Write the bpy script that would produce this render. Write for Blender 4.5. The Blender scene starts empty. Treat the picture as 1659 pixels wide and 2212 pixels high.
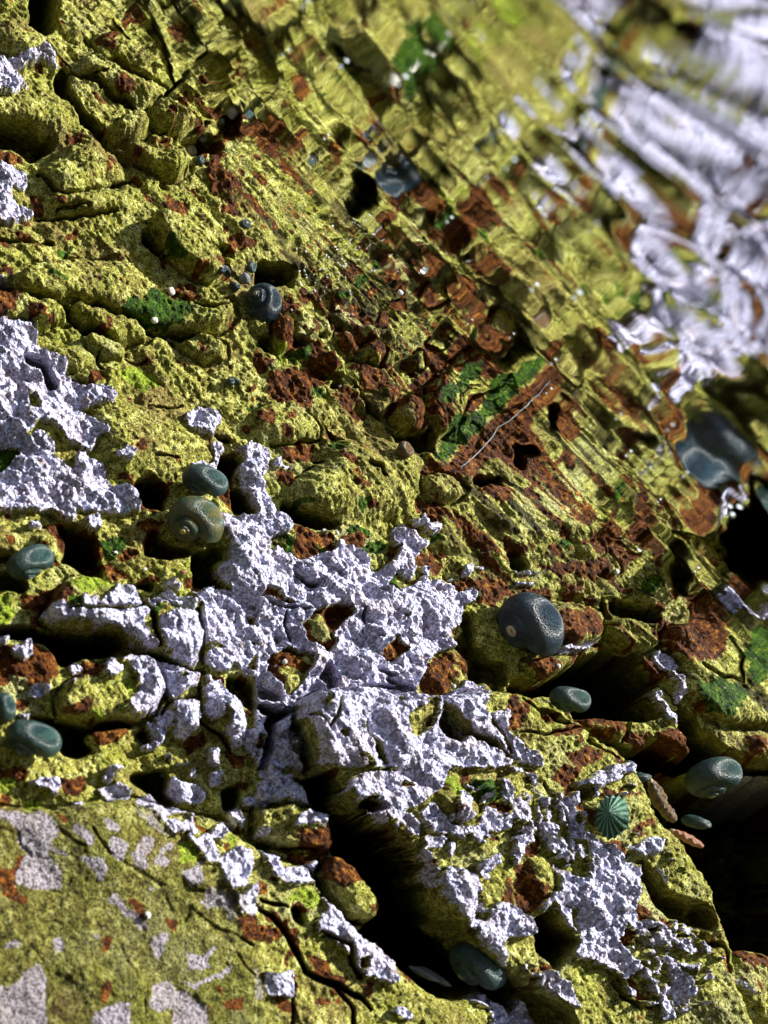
import bpy, math, random
import numpy as np
from mathutils import Vector, Matrix

# ------------------------------------------------------------------ camera, sky, sun, exposure
S = bpy.context.scene
COL = S.collection
W, H = 1659.0, 2212.0                 # size of the picture the layout was measured in
FV = math.radians(50.0)
F = (H / 2) / math.tan(FV / 2)
CAM = np.array([0.0, 0.0, -0.054])    # just under the water surface, z = 0 is the waterline
RIGHT = np.array([0.692, 0.0, 0.722])
UP = np.array([-0.722, 0.0, 0.692])
FWD = np.array([0.0, 1.0, 0.0])

cam_d = bpy.data.cameras.new('camera')
cam = bpy.data.objects.new('camera', cam_d)
COL.objects.link(cam)
cam_d.sensor_fit = 'VERTICAL'
cam_d.sensor_height = 36.0
cam_d.lens = 18.0 / math.tan(FV / 2)
cam_d.clip_start = 0.002
cam_d.clip_end = 60.0
cam_d.dof.use_dof = True
cam_d.dof.focus_distance = 0.375
cam_d.dof.aperture_fstop = 16.0
M = Matrix(((RIGHT[0], UP[0], -FWD[0]), (RIGHT[1], UP[1], -FWD[1]), (RIGHT[2], UP[2], -FWD[2])))
cam.matrix_world = Matrix.Translation(Vector(CAM)) @ M.to_4x4()
S.camera = cam

SUN_TO = Vector((0.30, -0.02, 0.93)).normalized()     # towards the sun
sun_el = math.asin(SUN_TO.z)
sun_az = math.atan2(SUN_TO.x, SUN_TO.y)
w = bpy.data.worlds.new('World')
S.world = w
w.use_nodes = True
nt = w.node_tree
sky = nt.nodes.new('ShaderNodeTexSky')
sky.sky_type = 'NISHITA'
sky.sun_disc = False
sky.sun_elevation = sun_el
sky.sun_rotation = sun_az
bg = nt.nodes['Background']
nt.links.new(sky.outputs[0], bg.inputs[0])
bg.inputs[1].default_value = 0.11
sl = bpy.data.lights.new('sun', 'SUN')
sl.energy = 4.6
sl.angle = math.radians(0.5)
sl.color = (1.0, 0.96, 0.88)
sun = bpy.data.objects.new('sun', sl)
sun.rotation_euler = SUN_TO.to_track_quat('Z', 'Y').to_euler()
sun.location = SUN_TO * 3
COL.objects.link(sun)
S.view_settings.view_transform = 'Standard'
S.view_settings.look = 'None'
S.view_settings.exposure = 1.7
S.view_settings.gamma = 1.0
S.cycles.max_bounces = 6
S.cycles.diffuse_bounces = 2
S.cycles.transparent_max_bounces = 12
S.cycles.use_denoising = True

# ------------------------------------------------------------------ the sloping rock face
D0 = 0.42
TH = math.radians(55.0)
EQ = np.array([0.0, -math.cos(TH), -math.sin(TH)])     # down the slope
NRM = np.array([0.0, -math.sin(TH), math.cos(TH)])     # out of the rock
P0 = np.array([0.0, D0, 0.0])
RNG = random.Random(7)


def ray(px, py):
    dx = (px - W / 2) / F
    dy = -(py - H / 2) / F
    return FWD + dx * RIGHT + dy * UP


def to_plane(px, py, h=0.0):
    d = ray(px, py)
    t = ((P0 + NRM * h - CAM) @ NRM) / (d @ NRM)
    p = CAM + d * t - P0
    return p[0], p @ EQ


def tri_hash(ix, iy, seed):
    h = (ix.astype(np.int64) * 374761393 + iy.astype(np.int64) * 668265263 + seed * 2147483647) & 0xFFFFFFFF
    h = ((h ^ (h >> 13)) * 1274126177) & 0xFFFFFFFF
    h = ((h ^ (h >> 15)) * 2246822519) & 0xFFFFFFFF
    return ((h ^ (h >> 16)) & 0xFFFFFF).astype(np.float32) / np.float32(0xFFFFFF)


def noise(x, y, seed):
    ix = np.floor(x); iy = np.floor(y)
    fx = (x - ix).astype(np.float32); fy = (y - iy).astype(np.float32)
    ix = ix.astype(np.int64); iy = iy.astype(np.int64)
    ux = fx * fx * (3 - 2 * fx); uy = fy * fy * (3 - 2 * fy)
    a = tri_hash(ix, iy, seed); b = tri_hash(ix + 1, iy, seed)
    c = tri_hash(ix, iy + 1, seed); d = tri_hash(ix + 1, iy + 1, seed)
    return ((a + (b - a) * ux) * (1 - uy) + (c + (d - c) * ux) * uy) * 2 - 1


def fbm(x, y, seed, octs=4, gain=0.5):
    t = 0; amp = 1.0
    ca, sa = math.cos(0.7), math.sin(0.7)
    for i in range(octs):
        t = t + amp * noise(x, y, seed + i * 17)
        x, y = (x * ca - y * sa) * 2.03, (x * sa + y * ca) * 2.03
        amp *= gain
    return t


def worley(x, y, seed):
    ix = np.floor(x).astype(np.int64); iy = np.floor(y).astype(np.int64)
    f1 = np.full(x.shape, 9.0, np.float32); f2 = f1.copy(); cid = np.zeros(x.shape, np.float32)
    cx = np.zeros(x.shape, np.float32); cy = np.zeros(x.shape, np.float32)
    for i in (-1, 0, 1):
        for j in (-1, 0, 1):
            jx = ix + i; jy = iy + j
            dx = (jx + tri_hash(jx, jy, seed) - x).astype(np.float32)
            dy = (jy + tri_hash(jx, jy, seed + 5) - y).astype(np.float32)
            d = np.sqrt(dx * dx + dy * dy)
            m = d < f1
            f2 = np.where(m, f1, np.minimum(f2, d))
            cid = np.where(m, tri_hash(jx, jy, seed + 9), cid)
            cx = np.where(m, dx, cx); cy = np.where(m, dy, cy)
            f1 = np.where(m, d, f1)
    return f1, f2, cid, cx, cy


def sstep(a, b, x):
    t = np.clip((x - a) / (b - a), 0, 1)
    return t * t * (3 - 2 * t)


# layout rasters: 2 picture pixels a cell, reaching past the frame
MX = 220
RW, RH = int((W + 2 * MX) / 2), int((H + 2 * MX) / 2)
TILES = {'V': (0, 0, 1.0), 'A': (0, 0, 3.0), 'D': (0, 553, 3.0), 'E': (553, 553, 3.0), 'G': (0, 1106, 3.0),
         'H': (553, 1106, 3.0), 'I': (1106, 1106, 3.0), 'J': (0, 1659, 3.0), 'K': (553, 1659, 3.0), 'L': (1106, 1659, 3.0)}


def pts(spec):
    tile, txt = spec[0], spec[1:]
    ox, oy, sc = TILES[tile]
    out = []
    for tok in txt.split():
        a, b = tok.split(',')
        x = ox + float(a) / sc; y = oy + float(b) / sc
        if x <= 3: x -= 160
        if y <= 3: y -= 160
        if y >= H - 6: y += 160
        if x >= W - 5: x += 160
        out.append((x, y))
    return out


def fill(p):
    a = (np.array(p) + MX) / 2.0
    x0 = max(int(a[:, 0].min()) - 1, 0); x1 = min(int(a[:, 0].max()) + 2, RW)
    y0 = max(int(a[:, 1].min()) - 1, 0); y1 = min(int(a[:, 1].max()) + 2, RH)
    yy, xx = np.mgrid[y0:y1, x0:x1].astype(np.float32)
    ins = np.zeros(xx.shape, bool)
    n = len(a)
    for i in range(n):
        xa, ya = a[i]; xb, yb = a[(i + 1) % n]
        if ya == yb: continue
        c = ((ya > yy) != (yb > yy)) & (xx < (xb - xa) * (yy - ya) / (yb - ya) + xa)
        ins ^= c
    return (slice(y0, y1), slice(x0, x1)), ins


def stroke(p, wpx):
    a = (np.array(p) + MX) / 2.0
    r = wpx / 4.0
    x0 = max(int(a[:, 0].min() - r) - 2, 0); x1 = min(int(a[:, 0].max() + r) + 3, RW)
    y0 = max(int(a[:, 1].min() - r) - 2, 0); y1 = min(int(a[:, 1].max() + r) + 3, RH)
    yy, xx = np.mgrid[y0:y1, x0:x1].astype(np.float32)
    best = np.full(xx.shape, 1e9, np.float32)
    n = len(a) - 1
    for i in range(n):
        d = a[i + 1] - a[i]; L = max(d @ d, 1e-6)
        t = np.clip(((xx - a[i, 0]) * d[0] + (yy - a[i, 1]) * d[1]) / L, 0, 1)
        dist = np.hypot(xx - a[i, 0] - t * d[0], yy - a[i, 1] - t * d[1])
        u = (i + t) / n                                 # taper towards both ends
        taper = 0.35 + 0.65 * np.sqrt(np.clip(4 * u * (1 - u), 0, 1))
        best = np.minimum(best, dist / taper)
    return (slice(y0, y1), slice(x0, x1)), np.clip(1 - best / r, 0, 1)


def blur(a, r):
    r = int(max(r, 1))
    for _ in range(2):
        for ax in (0, 1):
            p = np.pad(a, [(r + 1, r) if k == ax else (0, 0) for k in (0, 1)], mode='edge')
            c = np.cumsum(p, axis=ax, dtype=np.float64)
            n = a.shape[ax]
            hi = np.take(c, range(2 * r + 1, 2 * r + 1 + n), axis=ax)
            lo = np.take(c, range(0, n), axis=ax)
            a = ((hi - lo) / (2 * r + 1)).astype(np.float32)
    return a


# ------------------------------------------------------------------ what grows where (traced by hand)
# L lilac coralline crust, O olive film, R rust film, G dark green, B bright green; painted in this order
PAINT = [
 # upper left
 ('L', 'A0,420 60,380 200,340 290,340 340,370 390,440 330,420 280,385 200,395 130,430 120,480 190,560 130,580 70,610 0,590'),
 ('L', 'A0,1080 70,1070 110,1110 190,1150 180,1210 130,1240 100,1200 60,1230 120,1310 220,1400 160,1430 60,1450 0,1440'),
 ('R', 'A720,500 820,480 900,560 850,600 740,560'), ('R', 'A440,840 540,820 560,890 460,920'),
 ('R', 'A680,1010 770,1030 740,1090'), ('R', 'A1060,1280 1240,1310 1200,1390 1080,1340'),
 ('R', 'A450,1480 510,1460 510,1540 400,1540'), ('R', 'A1010,210 1120,190 1140,300 1060,280'),
 ('R', 'A600,560 740,600 640,640'), ('R', 'A1180,1220 1300,1190 1290,1240'),
 ('R', 'A1420,1310 1530,1310 1540,1390 1440,1370'), ('R', 'A1490,1490 1659,1520 1659,1620 1500,1600'),
 ('R', 'A1370,640 1440,660 1440,760 1380,750'), ('R', 'A1100,40 1160,0 1330,0 1340,120 1240,250 1200,180'),
 ('R', 'A1480,180 1560,120 1640,240 1560,260'), ('R', 'A200,1250 290,1260 280,1400 230,1380'),
 ('R', 'A0,980 120,990 170,1040 60,1060 0,1040'),
 ('G', 'A1080,1530 1140,1540 1200,1659 1110,1630'), ('G', 'A1180,1450 1240,1450 1220,1500'),
 ('G', 'A390,1580 490,1580 450,1640 370,1630'),
 # left, second row
 ('L', 'D0,390 60,390 180,385 225,420 240,520 250,600 290,650 340,660 430,670 445,720 430,790 500,820 580,850 690,830 760,910 740,940 560,1000 480,990 550,1040 660,1070 715,1140 640,1160 610,1240 520,1230 410,1190 400,1140 360,1090 420,1200 380,1250 480,1380 490,1290 560,1290 600,1330 660,1330 700,1410 740,1480 830,1500 910,1570 920,1620 900,1659 0,1659'),
 ('O', 'D170,1150 250,1090 330,1080 390,1140 420,1200 380,1260 360,1240 300,1170 240,1150 190,1180'),
 ('G', 'D0,1220 130,1240 110,1300 40,1400 0,1400'),
 ('O', 'D360,1250 620,1240 680,1330 560,1270 490,1290 480,1380 350,1320'),
 ('O', 'D170,890 240,890 260,1000 180,1010'),
 ('L', 'D1200,1050 1230,1000 1340,970 1400,1030 1425,1090 1390,1140 1380,1165 1270,1130 1230,1090'),
 ('L', 'D735,1260 850,1255 890,1290 850,1325 780,1310'),
 ('L', 'D1370,1210 1410,1210 1450,1270 1400,1330 1410,1370 1470,1400 1440,1415 1370,1400 1290,1390 1200,1360 1360,1345 1390,1290'),
 ('L', 'D1490,1260 1560,1260 1600,1225 1720,1230 1750,1300 1700,1420 1720,1560 1790,1659 1720,1720 1640,1640 1560,1470 1530,1370 1590,1330 1560,1280'),
 ('L', 'D0,90 50,150 40,190 0,180'),
 ('R', 'D0,200 160,210 100,280 60,380 0,350'), ('R', 'D570,780 650,750 690,790 640,830 580,820'),
 ('R', 'D1130,640 1220,690 1170,710'), ('R', 'D760,1400 880,1400 860,1420 770,1430'), ('R', 'D0,50 90,60 70,100 0,100'),
 ('R', 'D1260,570 1320,560 1330,640 1280,630'), ('R', 'D1240,60 1360,40 1330,110 1260,110'), ('R', 'D1400,20 1510,20 1520,170 1480,180'),
 ('R', 'D1500,370 1560,420 1540,460 1480,420'),
 ('G', 'D790,330 850,270 950,270 960,230 1060,240 1110,310 1130,270 1200,260 1240,310 1230,370 1180,390 1150,450 1070,480 1000,440 900,390'),
 ('G', 'D250,10 340,20 370,40 300,50'), ('G', 'D270,90 370,100 450,160 420,170 330,110'), ('G', 'D620,110 690,130 670,150'),
 ('B', 'D760,750 880,700 1000,740 1060,820 960,860 850,840'),
 ('G', 'D1590,950 1659,940 1700,980 1600,990'),
 # middle, second row
 ('L', 'E110,1310 150,1295 180,1310 140,1330 160,1355 270,1340 260,1360 130,1370'),
 ('R', 'E0,560 60,640 130,700 50,740 0,720'), ('R', 'E80,740 360,700 460,730 480,790 360,860 360,980 320,970 150,900 90,840'),
 ('R', 'E500,880 580,900 740,1010 690,1060 600,1000'), ('R', 'E620,700 700,660 840,760 940,800 900,830 760,800'),
 ('R', 'E100,450 190,430 240,480 200,580 150,540'), ('R', 'E120,290 270,290 270,370 150,370'),
 ('R', 'E530,460 600,500 680,600 650,640 560,560'), ('R', 'E700,560 750,560 790,640 760,660'),
 ('R', 'E840,1000 920,920 1050,900 1100,970 1110,1080 1060,1110 1000,1060 1020,960 890,1010 830,1060'),
 ('R', 'E1000,820 1190,690 1230,720 1120,830 1060,890'), ('R', 'E1230,680 1330,680 1420,760 1390,800 1300,770'),
 ('R', 'E1190,640 1340,540 1380,560 1230,660'),
 ('R', 'E1290,1290 1500,1090 1590,1040 1700,1100 1700,1300 1550,1300 1400,1420 1300,1400 1270,1360'),
 ('R', 'E1380,1380 1659,1480 1659,1600 1500,1540'), ('R', 'E180,1200 390,1200 390,1300 190,1300'),
 ('R', 'E640,1430 700,1420 760,1450 690,1500'), ('R', 'E730,1560 800,1570 790,1640 730,1620'),
 ('R', 'E1030,1540 1200,1580 1260,1659 1090,1659'), ('R', 'E1100,1330 1280,1340 1270,1380 1120,1370'),
 ('R', 'E60,1000 120,1010 110,1090 0,1060 0,1000'), ('R', 'E170,1100 240,1110 260,1170 180,1180'),
 ('R', 'E450,1090 560,1130 540,1190 470,1160'), ('R', 'E840,160 960,190 980,280 900,260'), ('R', 'E1010,280 1120,270 1160,380 1160,480 1090,420'),
 ('R', 'E1060,490 1140,480 1150,580 1100,580'), ('R', 'E120,1380 280,1370 250,1470 150,1440'),
 ('G', 'E1200,850 1300,820 1330,880 1260,960 1180,920'),
 ('G', 'E1250,1060 1400,1000 1520,1000 1480,1090 1380,1180 1250,1300 1180,1320 1230,1180'),
 ('G', 'E640,130 680,140 670,210 610,190'), ('G', 'E520,240 620,230 600,280 530,280'), ('G', 'E360,840 430,830 460,870 420,900 370,880'),
 ('G', 'E830,860 860,860 850,920 830,910'), ('G', 'E500,1190 590,1190 550,1260 500,1250'), ('G', 'E660,1550 750,1560 720,1640 670,1640'),
 ('G', 'E250,600 370,590 340,650 240,680'), ('G', 'E0,930 50,950 40,1000 0,1000'), ('G', 'E270,1560 400,1580 380,1610 280,1600'),
 ('B', 'E160,560 215,570 200,690 160,690'),
 # left, third row
 ('L', 'G340,0 480,0 490,50 400,50'), ('L', 'G540,30 640,40 650,120 560,120'), ('L', 'G180,70 260,60 290,90 200,100'),
 ('L', 'G1360,20 1480,10 1560,30 1659,20 1659,620 1590,640 1540,560 1480,480 1420,430 1410,340 1480,310 1500,200 1400,80'),
 ('L', 'G250,690 330,610 400,600 440,620 520,620 530,550 620,550 640,600 700,540 760,460 830,480 850,560 950,590 1000,570 1060,600 1000,650 930,680 920,790 1010,860 1010,890 930,890 830,830 700,790 640,760 480,700 330,720'),
 ('L', 'G1000,700 1090,660 1180,660 1260,680 1310,720 1300,860 1290,980 1240,1000 1150,950 1060,880 1050,830 1000,770'),
 ('L', 'G1030,510 1100,510 1180,560 1280,590 1240,640 1170,600 1060,560'), ('L', 'G1020,460 1110,450 1180,490 1170,520 1080,490'),
 ('L', 'G1210,530 1330,510 1410,495 1410,560 1350,590 1290,580'),
 ('L', 'G1420,510 1480,505 1560,560 1590,650 1659,640 1659,900 1600,1010 1659,1050 1590,1070 1500,960 1480,880 1350,820 1310,720 1300,620'),
 ('L', 'G1330,930 1360,890 1460,880 1520,940 1470,1030 1370,1020'),
 ('L', 'G760,970 860,930 970,950 1060,1030 1060,1130 1030,1200 1020,1280 930,1330 850,1310 815,1260 870,1200 920,1170 880,1080 830,1000'),
 ('L', 'G640,990 720,980 790,1020 740,1080 660,1060'),
 ('L', 'G990,930 1060,950 1180,990 1280,1030 1290,1110 1200,1170 1120,1210 1060,1140 1080,1060'),
 ('L', 'G1110,1230 1200,1200 1300,1240 1290,1340 1240,1440 1230,1530 1190,1470 1120,1440 1150,1350'),
 ('L', 'G1320,1250 1380,1200 1500,1200 1560,1260 1590,1370 1580,1500 1510,1530 1460,1440 1470,1320 1430,1260 1420,1350 1330,1330'),
 ('L', 'G1320,1050 1370,1070 1400,1150 1380,1190 1340,1110'), ('L', 'G950,1360 1060,1370 1090,1420 1020,1520 950,1560 890,1530 1000,1480'),
 ('L', 'G40,890 180,850 200,910 140,970 60,940'), ('L', 'G190,1130 250,1110 330,1150 240,1220 190,1190'), ('L', 'G100,1310 200,1300 150,1370'),
 ('L', 'G0,830 60,820 40,870 0,870'), ('L', 'G1340,1540 1420,1550 1400,1659 1340,1640'), ('L', 'G1470,1540 1560,1560 1540,1600 1480,1590'),
 ('L', 'G410,1090 490,1080 470,1130 420,1130'), ('L', 'G1590,1400 1659,1420 1659,1600 1600,1560'),
 ('R', 'G0,880 350,860 380,1020 330,1120 200,1110 0,1120'), ('L', 'G60,900 180,855 200,910 140,970 80,950'),
 ('O', 'G40,1060 180,1050 200,1140 80,1160'), ('R', 'G440,980 650,960 660,1060 480,1080'),
 ('R', 'G480,1230 590,1200 600,1280 540,1310 390,1290'), ('R', 'G300,60 620,120 680,260 600,330 420,250 340,180'), ('R', 'G940,60 1060,40 1000,260 930,280'), ('G', 'G640,180 800,140 840,230 700,300'), ('R', 'G760,250 900,260 900,320 780,310'),
 ('R', 'G620,330 720,320 900,430 1020,400 1060,440 900,440 700,380'), ('R', 'G1210,420 1400,380 1440,470 1250,500'), ('R', 'D850,1420 1120,1440 1080,1620 900,1640'), ('R', 'D1380,1420 1500,1440 1530,1640 1400,1560'),
 ('R', 'G120,560 300,500 430,420 480,560 420,600 280,640 150,640'),
 ('R', 'G880,60 990,40 1000,110 900,110'), ('R', 'G760,260 880,260 880,310 770,310'), ('R', 'G1210,430 1340,430 1320,500 1200,490'),
 ('R', 'G0,510 30,560 20,640 0,640'), ('R', 'G1390,1060 1470,1060 1460,1170 1410,1180'), ('R', 'G1190,1480 1330,1400 1340,1520 1230,1570'),
 ('R', 'G560,1420 850,1360 840,1420 620,1530'), ('R', 'G1480,1550 1600,1560 1590,1659 1490,1659'),
 ('B', 'G440,420 580,400 720,420 750,480 640,500 560,530 460,480'), ('B', 'G0,540 70,550 120,660 60,730 0,720'),
 ('B', 'G1120,610 1180,600 1240,660 1150,660'), ('G', 'G1000,620 1060,590 1040,660 1000,680'),
 ('G', 'G440,560 530,560 520,610 440,610'), ('B', 'G590,1280 640,1260 680,1350 620,1350'), ('B', 'G780,1060 850,1080 890,1180 850,1190'),
 ('O', 'G1150,1060 1210,1050 1200,1090 1160,1090'), ('R', 'G1620,830 1659,840 1659,880 1620,870'), ('R', 'G1590,680 1659,690 1659,760 1600,740'),
 # middle, third row: the big crust
 ('L', 'H0,0 180,10 240,75 215,125 120,155 85,190 75,240 200,278 310,292 470,270 530,200 545,170 610,195 690,250 725,330 760,395 810,380 850,345 900,280 880,210 895,120 935,80 960,140 1040,160 1125,190 1060,280 1030,330 1000,450 1050,450 1130,440 1200,440 1260,500 1330,520 1380,480 1430,520 1420,570 1350,600 1330,680 1330,740 1260,770 1270,820 1290,880 1170,910 1120,960 1090,1000 1065,1080 1060,1140 1130,1190 1250,1170 1350,1080 1450,1100 1530,1130 1480,1190 1440,1280 1600,1300 1610,1400 1659,1480 1659,1659 0,1659'),
 ('R', 'H20,550 50,500 90,500 130,510 200,540 250,600 220,610 100,600 60,580'),
 ('R', 'H270,730 350,680 370,640 450,610 530,590 600,600 635,640 590,690 545,730 510,800 490,880 460,920 390,880 350,860 300,800'),
 ('O', 'H340,690 420,650 450,700 480,790 450,850 390,840 330,760'),
 ('R', 'H100,930 180,880 220,870 300,900 370,920 390,960 340,1020 310,1100 240,1190 180,1150 130,1090 70,1040'),
 ('O', 'H140,1010 200,1000 330,1030 300,1100 240,1170 190,1150 180,1090'), ('O', 'H310,910 370,930 385,965 340,1010'),
 ('R', 'H810,900 860,860 900,800 930,780 970,860 990,880 930,940 860,980 810,950'),
 ('G', 'H810,510 840,470 900,380 950,390 1000,440 990,470 920,510'), ('O', 'H930,400 1000,420 1000,480 940,490'),
 ('R', 'H1080,1020 1160,950 1230,910 1300,920 1370,950 1360,1020 1340,1060 1350,1130 1240,1160 1180,1165 1090,1140 1070,1090'),
 ('O', 'H1270,930 1370,955 1340,1060 1350,1130 1270,1140 1300,1040'),
 ('O', 'H960,1370 1000,1300 1050,1290 1060,1240 1100,1210 1150,1290 1140,1370 1060,1460 1010,1440 970,1410'),
 ('R', 'H1100,1330 1140,1320 1130,1380 1090,1400'),
 ('O', 'H385,1190 420,1190 445,1240 430,1290 400,1260'), ('O', 'H540,1410 600,1410 590,1450 550,1450'), ('O', 'H650,1370 690,1380 680,1420 655,1420'),
 ('O', 'H640,1580 700,1580 690,1610 650,1610'), ('R', 'H690,1590 730,1590 770,1640 720,1640'), ('O', 'H880,1210 940,1220 930,1250 880,1240'),
 ('R', 'H0,1440 60,1420 60,1540 0,1600'), ('O', 'H660,1150 700,1150 690,1190 665,1180'), ('R', 'H920,680 980,680 970,700 925,700'),
 ('O', 'H1450,1250 1500,1170 1560,1160 1659,1170 1659,1440 1600,1300 1450,1320'), ('R', 'H1620,1200 1659,1190 1720,1350 1659,1440 1620,1300'),
 ('G', 'H80,190 130,150 230,120 270,180 265,270 180,270 90,240'), ('O', 'H100,190 150,160 210,170 190,220 120,220'),
 ('R', 'H240,80 300,90 420,110 520,140 540,190 480,260 400,280 310,285 265,270 270,180'), ('G', 'H405,225 460,220 460,260 410,265'),
 ('O', 'H700,200 760,180 870,150 870,250 850,340 790,380 740,380 720,300'), ('G', 'H710,200 800,190 840,240 800,290 720,260'),
 ('G', 'H590,100 650,70 760,80 780,140 700,140'), ('R', 'H540,160 600,110 760,150 700,200 690,240 610,190'), ('R', 'H870,250 930,230 900,300 860,350'),
 ('L', 'H1070,80 1150,70 1220,90 1180,140 1120,150'), ('L', 'H990,50 1060,60 1100,0 1125,30 1085,90 1000,80'),
 ('L', 'H1060,370 1120,360 1125,410 1080,440 1065,430 1095,400 1070,390'), ('L', 'H1330,350 1400,340 1390,380 1360,430 1340,400'),
 ('L', 'H1430,350 1490,340 1500,400 1480,360 1440,370'), ('L', 'H1260,420 1290,430 1280,450 1260,450'),
 ('R', 'H1210,480 1290,440 1350,430 1430,470 1380,480 1320,520 1270,500'), ('R', 'H1040,300 1120,270 1240,330 1200,390 1120,360 1050,360'),
 ('R', 'H960,80 1060,90 1060,140 980,120'), ('R', 'H1130,0 1240,0 1200,60 1090,90'), ('R', 'H1200,220 1250,240 1230,280 1200,260'),
 ('G', 'H1140,160 1210,140 1220,170 1150,190'), ('R', 'H1260,770 1340,770 1320,800 1270,800'), ('L', 'H1520,490 1560,500 1550,560 1490,570'),
 ('R', 'H1440,430 1640,440 1659,520 1550,600 1450,600 1430,520'), ('G', 'H1440,520 1480,520 1470,560 1440,560'),
 # right, third row
 ('R', 'I130,340 400,320 640,300 640,380 560,420 300,400'), ('R', 'I300,620 420,620 560,720 580,770 420,830 330,760'),
 ('R', 'I40,480 250,480 300,560 130,560'), ('R', 'I650,460 790,470 780,530 680,510'), ('R', 'I460,160 640,170 780,250 900,300 840,330 700,260 560,240'),
 ('R', 'I1000,700 1250,720 1370,800 1380,960 1250,960 1020,830'), ('R', 'I840,950 920,920 1000,1050 990,1100 920,1050'),
 ('R', 'I90,950 250,930 310,980 240,1080 190,1090'), ('R', 'I400,1340 540,1320 760,1350 720,1430 600,1400'),
 ('R', 'I730,1400 890,1430 890,1530 760,1480'), ('R', 'I920,1430 1100,1400 1190,1560 1180,1600 1000,1500'),
 ('R', 'I1530,1450 1620,1440 1640,1600 1560,1580'), ('R', 'I1380,920 1500,950 1640,1090 1500,1060'),
 ('R', 'I0,1260 90,1240 80,1380 0,1420'), ('R', 'I350,1560 470,1510 560,1580 500,1659 380,1640'), ('R', 'I830,130 960,60 1060,150 1030,230 930,220'),
 ('R', 'I1110,530 1220,540 1220,640 1110,620'), ('R', 'I870,260 970,260 1010,310 900,310'), ('R', 'I560,850 610,840 620,890 540,900'),
 ('R', 'I0,180 100,210 90,280 0,280'), ('R', 'I880,760 950,760 930,840 880,820'), ('R', 'I260,1410 400,1410 420,1440 290,1460'),
 ('R', 'I1270,360 1420,370 1380,480 1260,450'),
 ('L', 'I290,890 360,860 470,850 540,810 560,840 430,920 330,930'),
 ('L', 'I920,900 970,880 1080,920 1120,970 1110,1010 1060,1020 1130,1110 1110,1220 1080,1240 1060,1130 1000,1030 930,960'),
 ('L', 'I890,1160 960,1170 1010,1280 1090,1380 1000,1360 940,1240'), ('L', 'I0,1460 50,1490 80,1550 150,1540 190,1640 190,1659 0,1600'),
 ('L', 'I0,378 190,380 200,395 0,395'), ('L', 'I20,455 130,465 140,485 30,485'), ('L', 'I1560,1640 1659,1640 1659,1700 1590,1700'),
 ('G', 'I220,590 290,590 290,650 230,650'), ('G', 'I1180,1080 1400,1060 1540,1180 1400,1340 1270,1280'),
 ('G', 'I830,430 960,450 1000,520 870,510'), ('G', 'I290,170 420,170 400,220 290,220'),
 # left, bottom row
 ('O', 'J0,0 1000,-40 1400,300 1659,500 1659,1659 0,1659'),
 ('L', 'J0,260 130,290 250,270 340,310 400,400 370,440 330,460 460,560 470,580 400,570 310,500 290,540 400,640 410,690 390,740 410,790 370,810 280,790 210,770 100,740 110,640 190,580 130,470 130,400 90,400 50,350 0,340'),
 ('L', 'J510,570 560,550 640,560 730,660 680,700 690,750 620,710 570,640'), ('L', 'J160,100 260,50 370,50 410,110 350,200 300,130 230,110'),
 ('L', 'J440,400 520,350 600,400 620,470 570,500 520,440'), ('L', 'J650,310 700,290 780,400 780,440 700,400'),
 ('L', 'J620,140 760,90 830,130 830,220 770,220'), ('L', 'J640,60 700,0 790,0 700,90'), ('L', 'J840,240 900,190 970,160 1040,230 1140,250 1130,300 1040,320 920,330'),
 ('L', 'J1090,70 1160,110 1260,110 1340,160 1330,220 1240,240 1120,210 1070,150'), ('L', 'J700,440 830,460 850,530 800,600 740,570'),
 ('L', 'J870,570 930,430 1000,440 1000,520 950,560 990,600 950,660 890,610'), ('L', 'J1050,490 1130,450 1130,500 1060,560 1130,590 1070,650 1000,620'),
 ('L', 'J1170,660 1250,660 1310,600 1350,510 1400,560 1330,640 1310,760 1250,770 1190,700'), ('L', 'J1350,400 1420,360 1450,410 1420,470 1360,460'),
 ('L', 'J1410,600 1500,520 1620,540 1640,640 1600,760 1500,780 1430,640'), ('L', 'J1130,380 1210,350 1220,400 1150,430'),
 ('L', 'J1340,780 1400,740 1500,790 1580,820 1659,720 1659,950 1570,980 1490,990 1450,910 1350,930 1300,890'),
 ('L', 'J0,1480 80,1400 170,1280 270,1260 330,1370 310,1450 340,1659 0,1659'), ('L', 'J340,1090 400,1075 440,1130 400,1190 345,1160'),
 ('L', 'J35,1140 90,1110 140,1140 110,1185 50,1180'), ('L', 'J600,1060 680,1060 690,1100 620,1120'),
 ('L', 'J970,1400 1090,1370 1150,1420 1130,1560 1010,1590 960,1530 990,1470'), ('L', 'J1130,1480 1180,1450 1340,1520 1350,1659 1130,1659'),
 ('L', 'J480,1659 600,1580 780,1510 860,1520 800,1659'), ('L', 'J970,1090 1080,1060 1090,1160 1030,1260'),
 ('L', 'J1220,1180 1300,1200 1420,1140 1430,1190 1330,1250 1400,1290 1230,1290'), ('L', 'J1150,1390 1300,1370 1500,1280 1540,1300 1400,1370 1250,1430'),
 ('L', 'J700,830 760,820 830,910 960,1000 960,1060 800,960'), ('L', 'J1470,270 1530,260 1600,340 1600,400 1540,350 1520,410 1470,360'),
 ('L', 'J1350,30 1430,20 1400,130 1350,140'), ('L', 'J470,220 540,200 550,260 490,280'), ('L', 'J960,770 1000,760 1020,810 980,810'),
 ('L', 'J1370,650 1400,650 1410,700 1380,700'), ('L', 'J1560,200 1659,180 1659,240 1580,250'), ('L', 'J910,520 940,510 940,560 890,580'),
 ('R', 'J0,20 160,0 180,50 60,80'), ('R', 'J380,50 540,50 560,130 480,170 410,150'), ('R', 'J840,850 960,890 920,930 840,890'),
 ('R', 'J1440,1500 1590,1480 1600,1570 1450,1570'), ('R', 'J380,290 460,300 450,340 390,340'),
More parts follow.
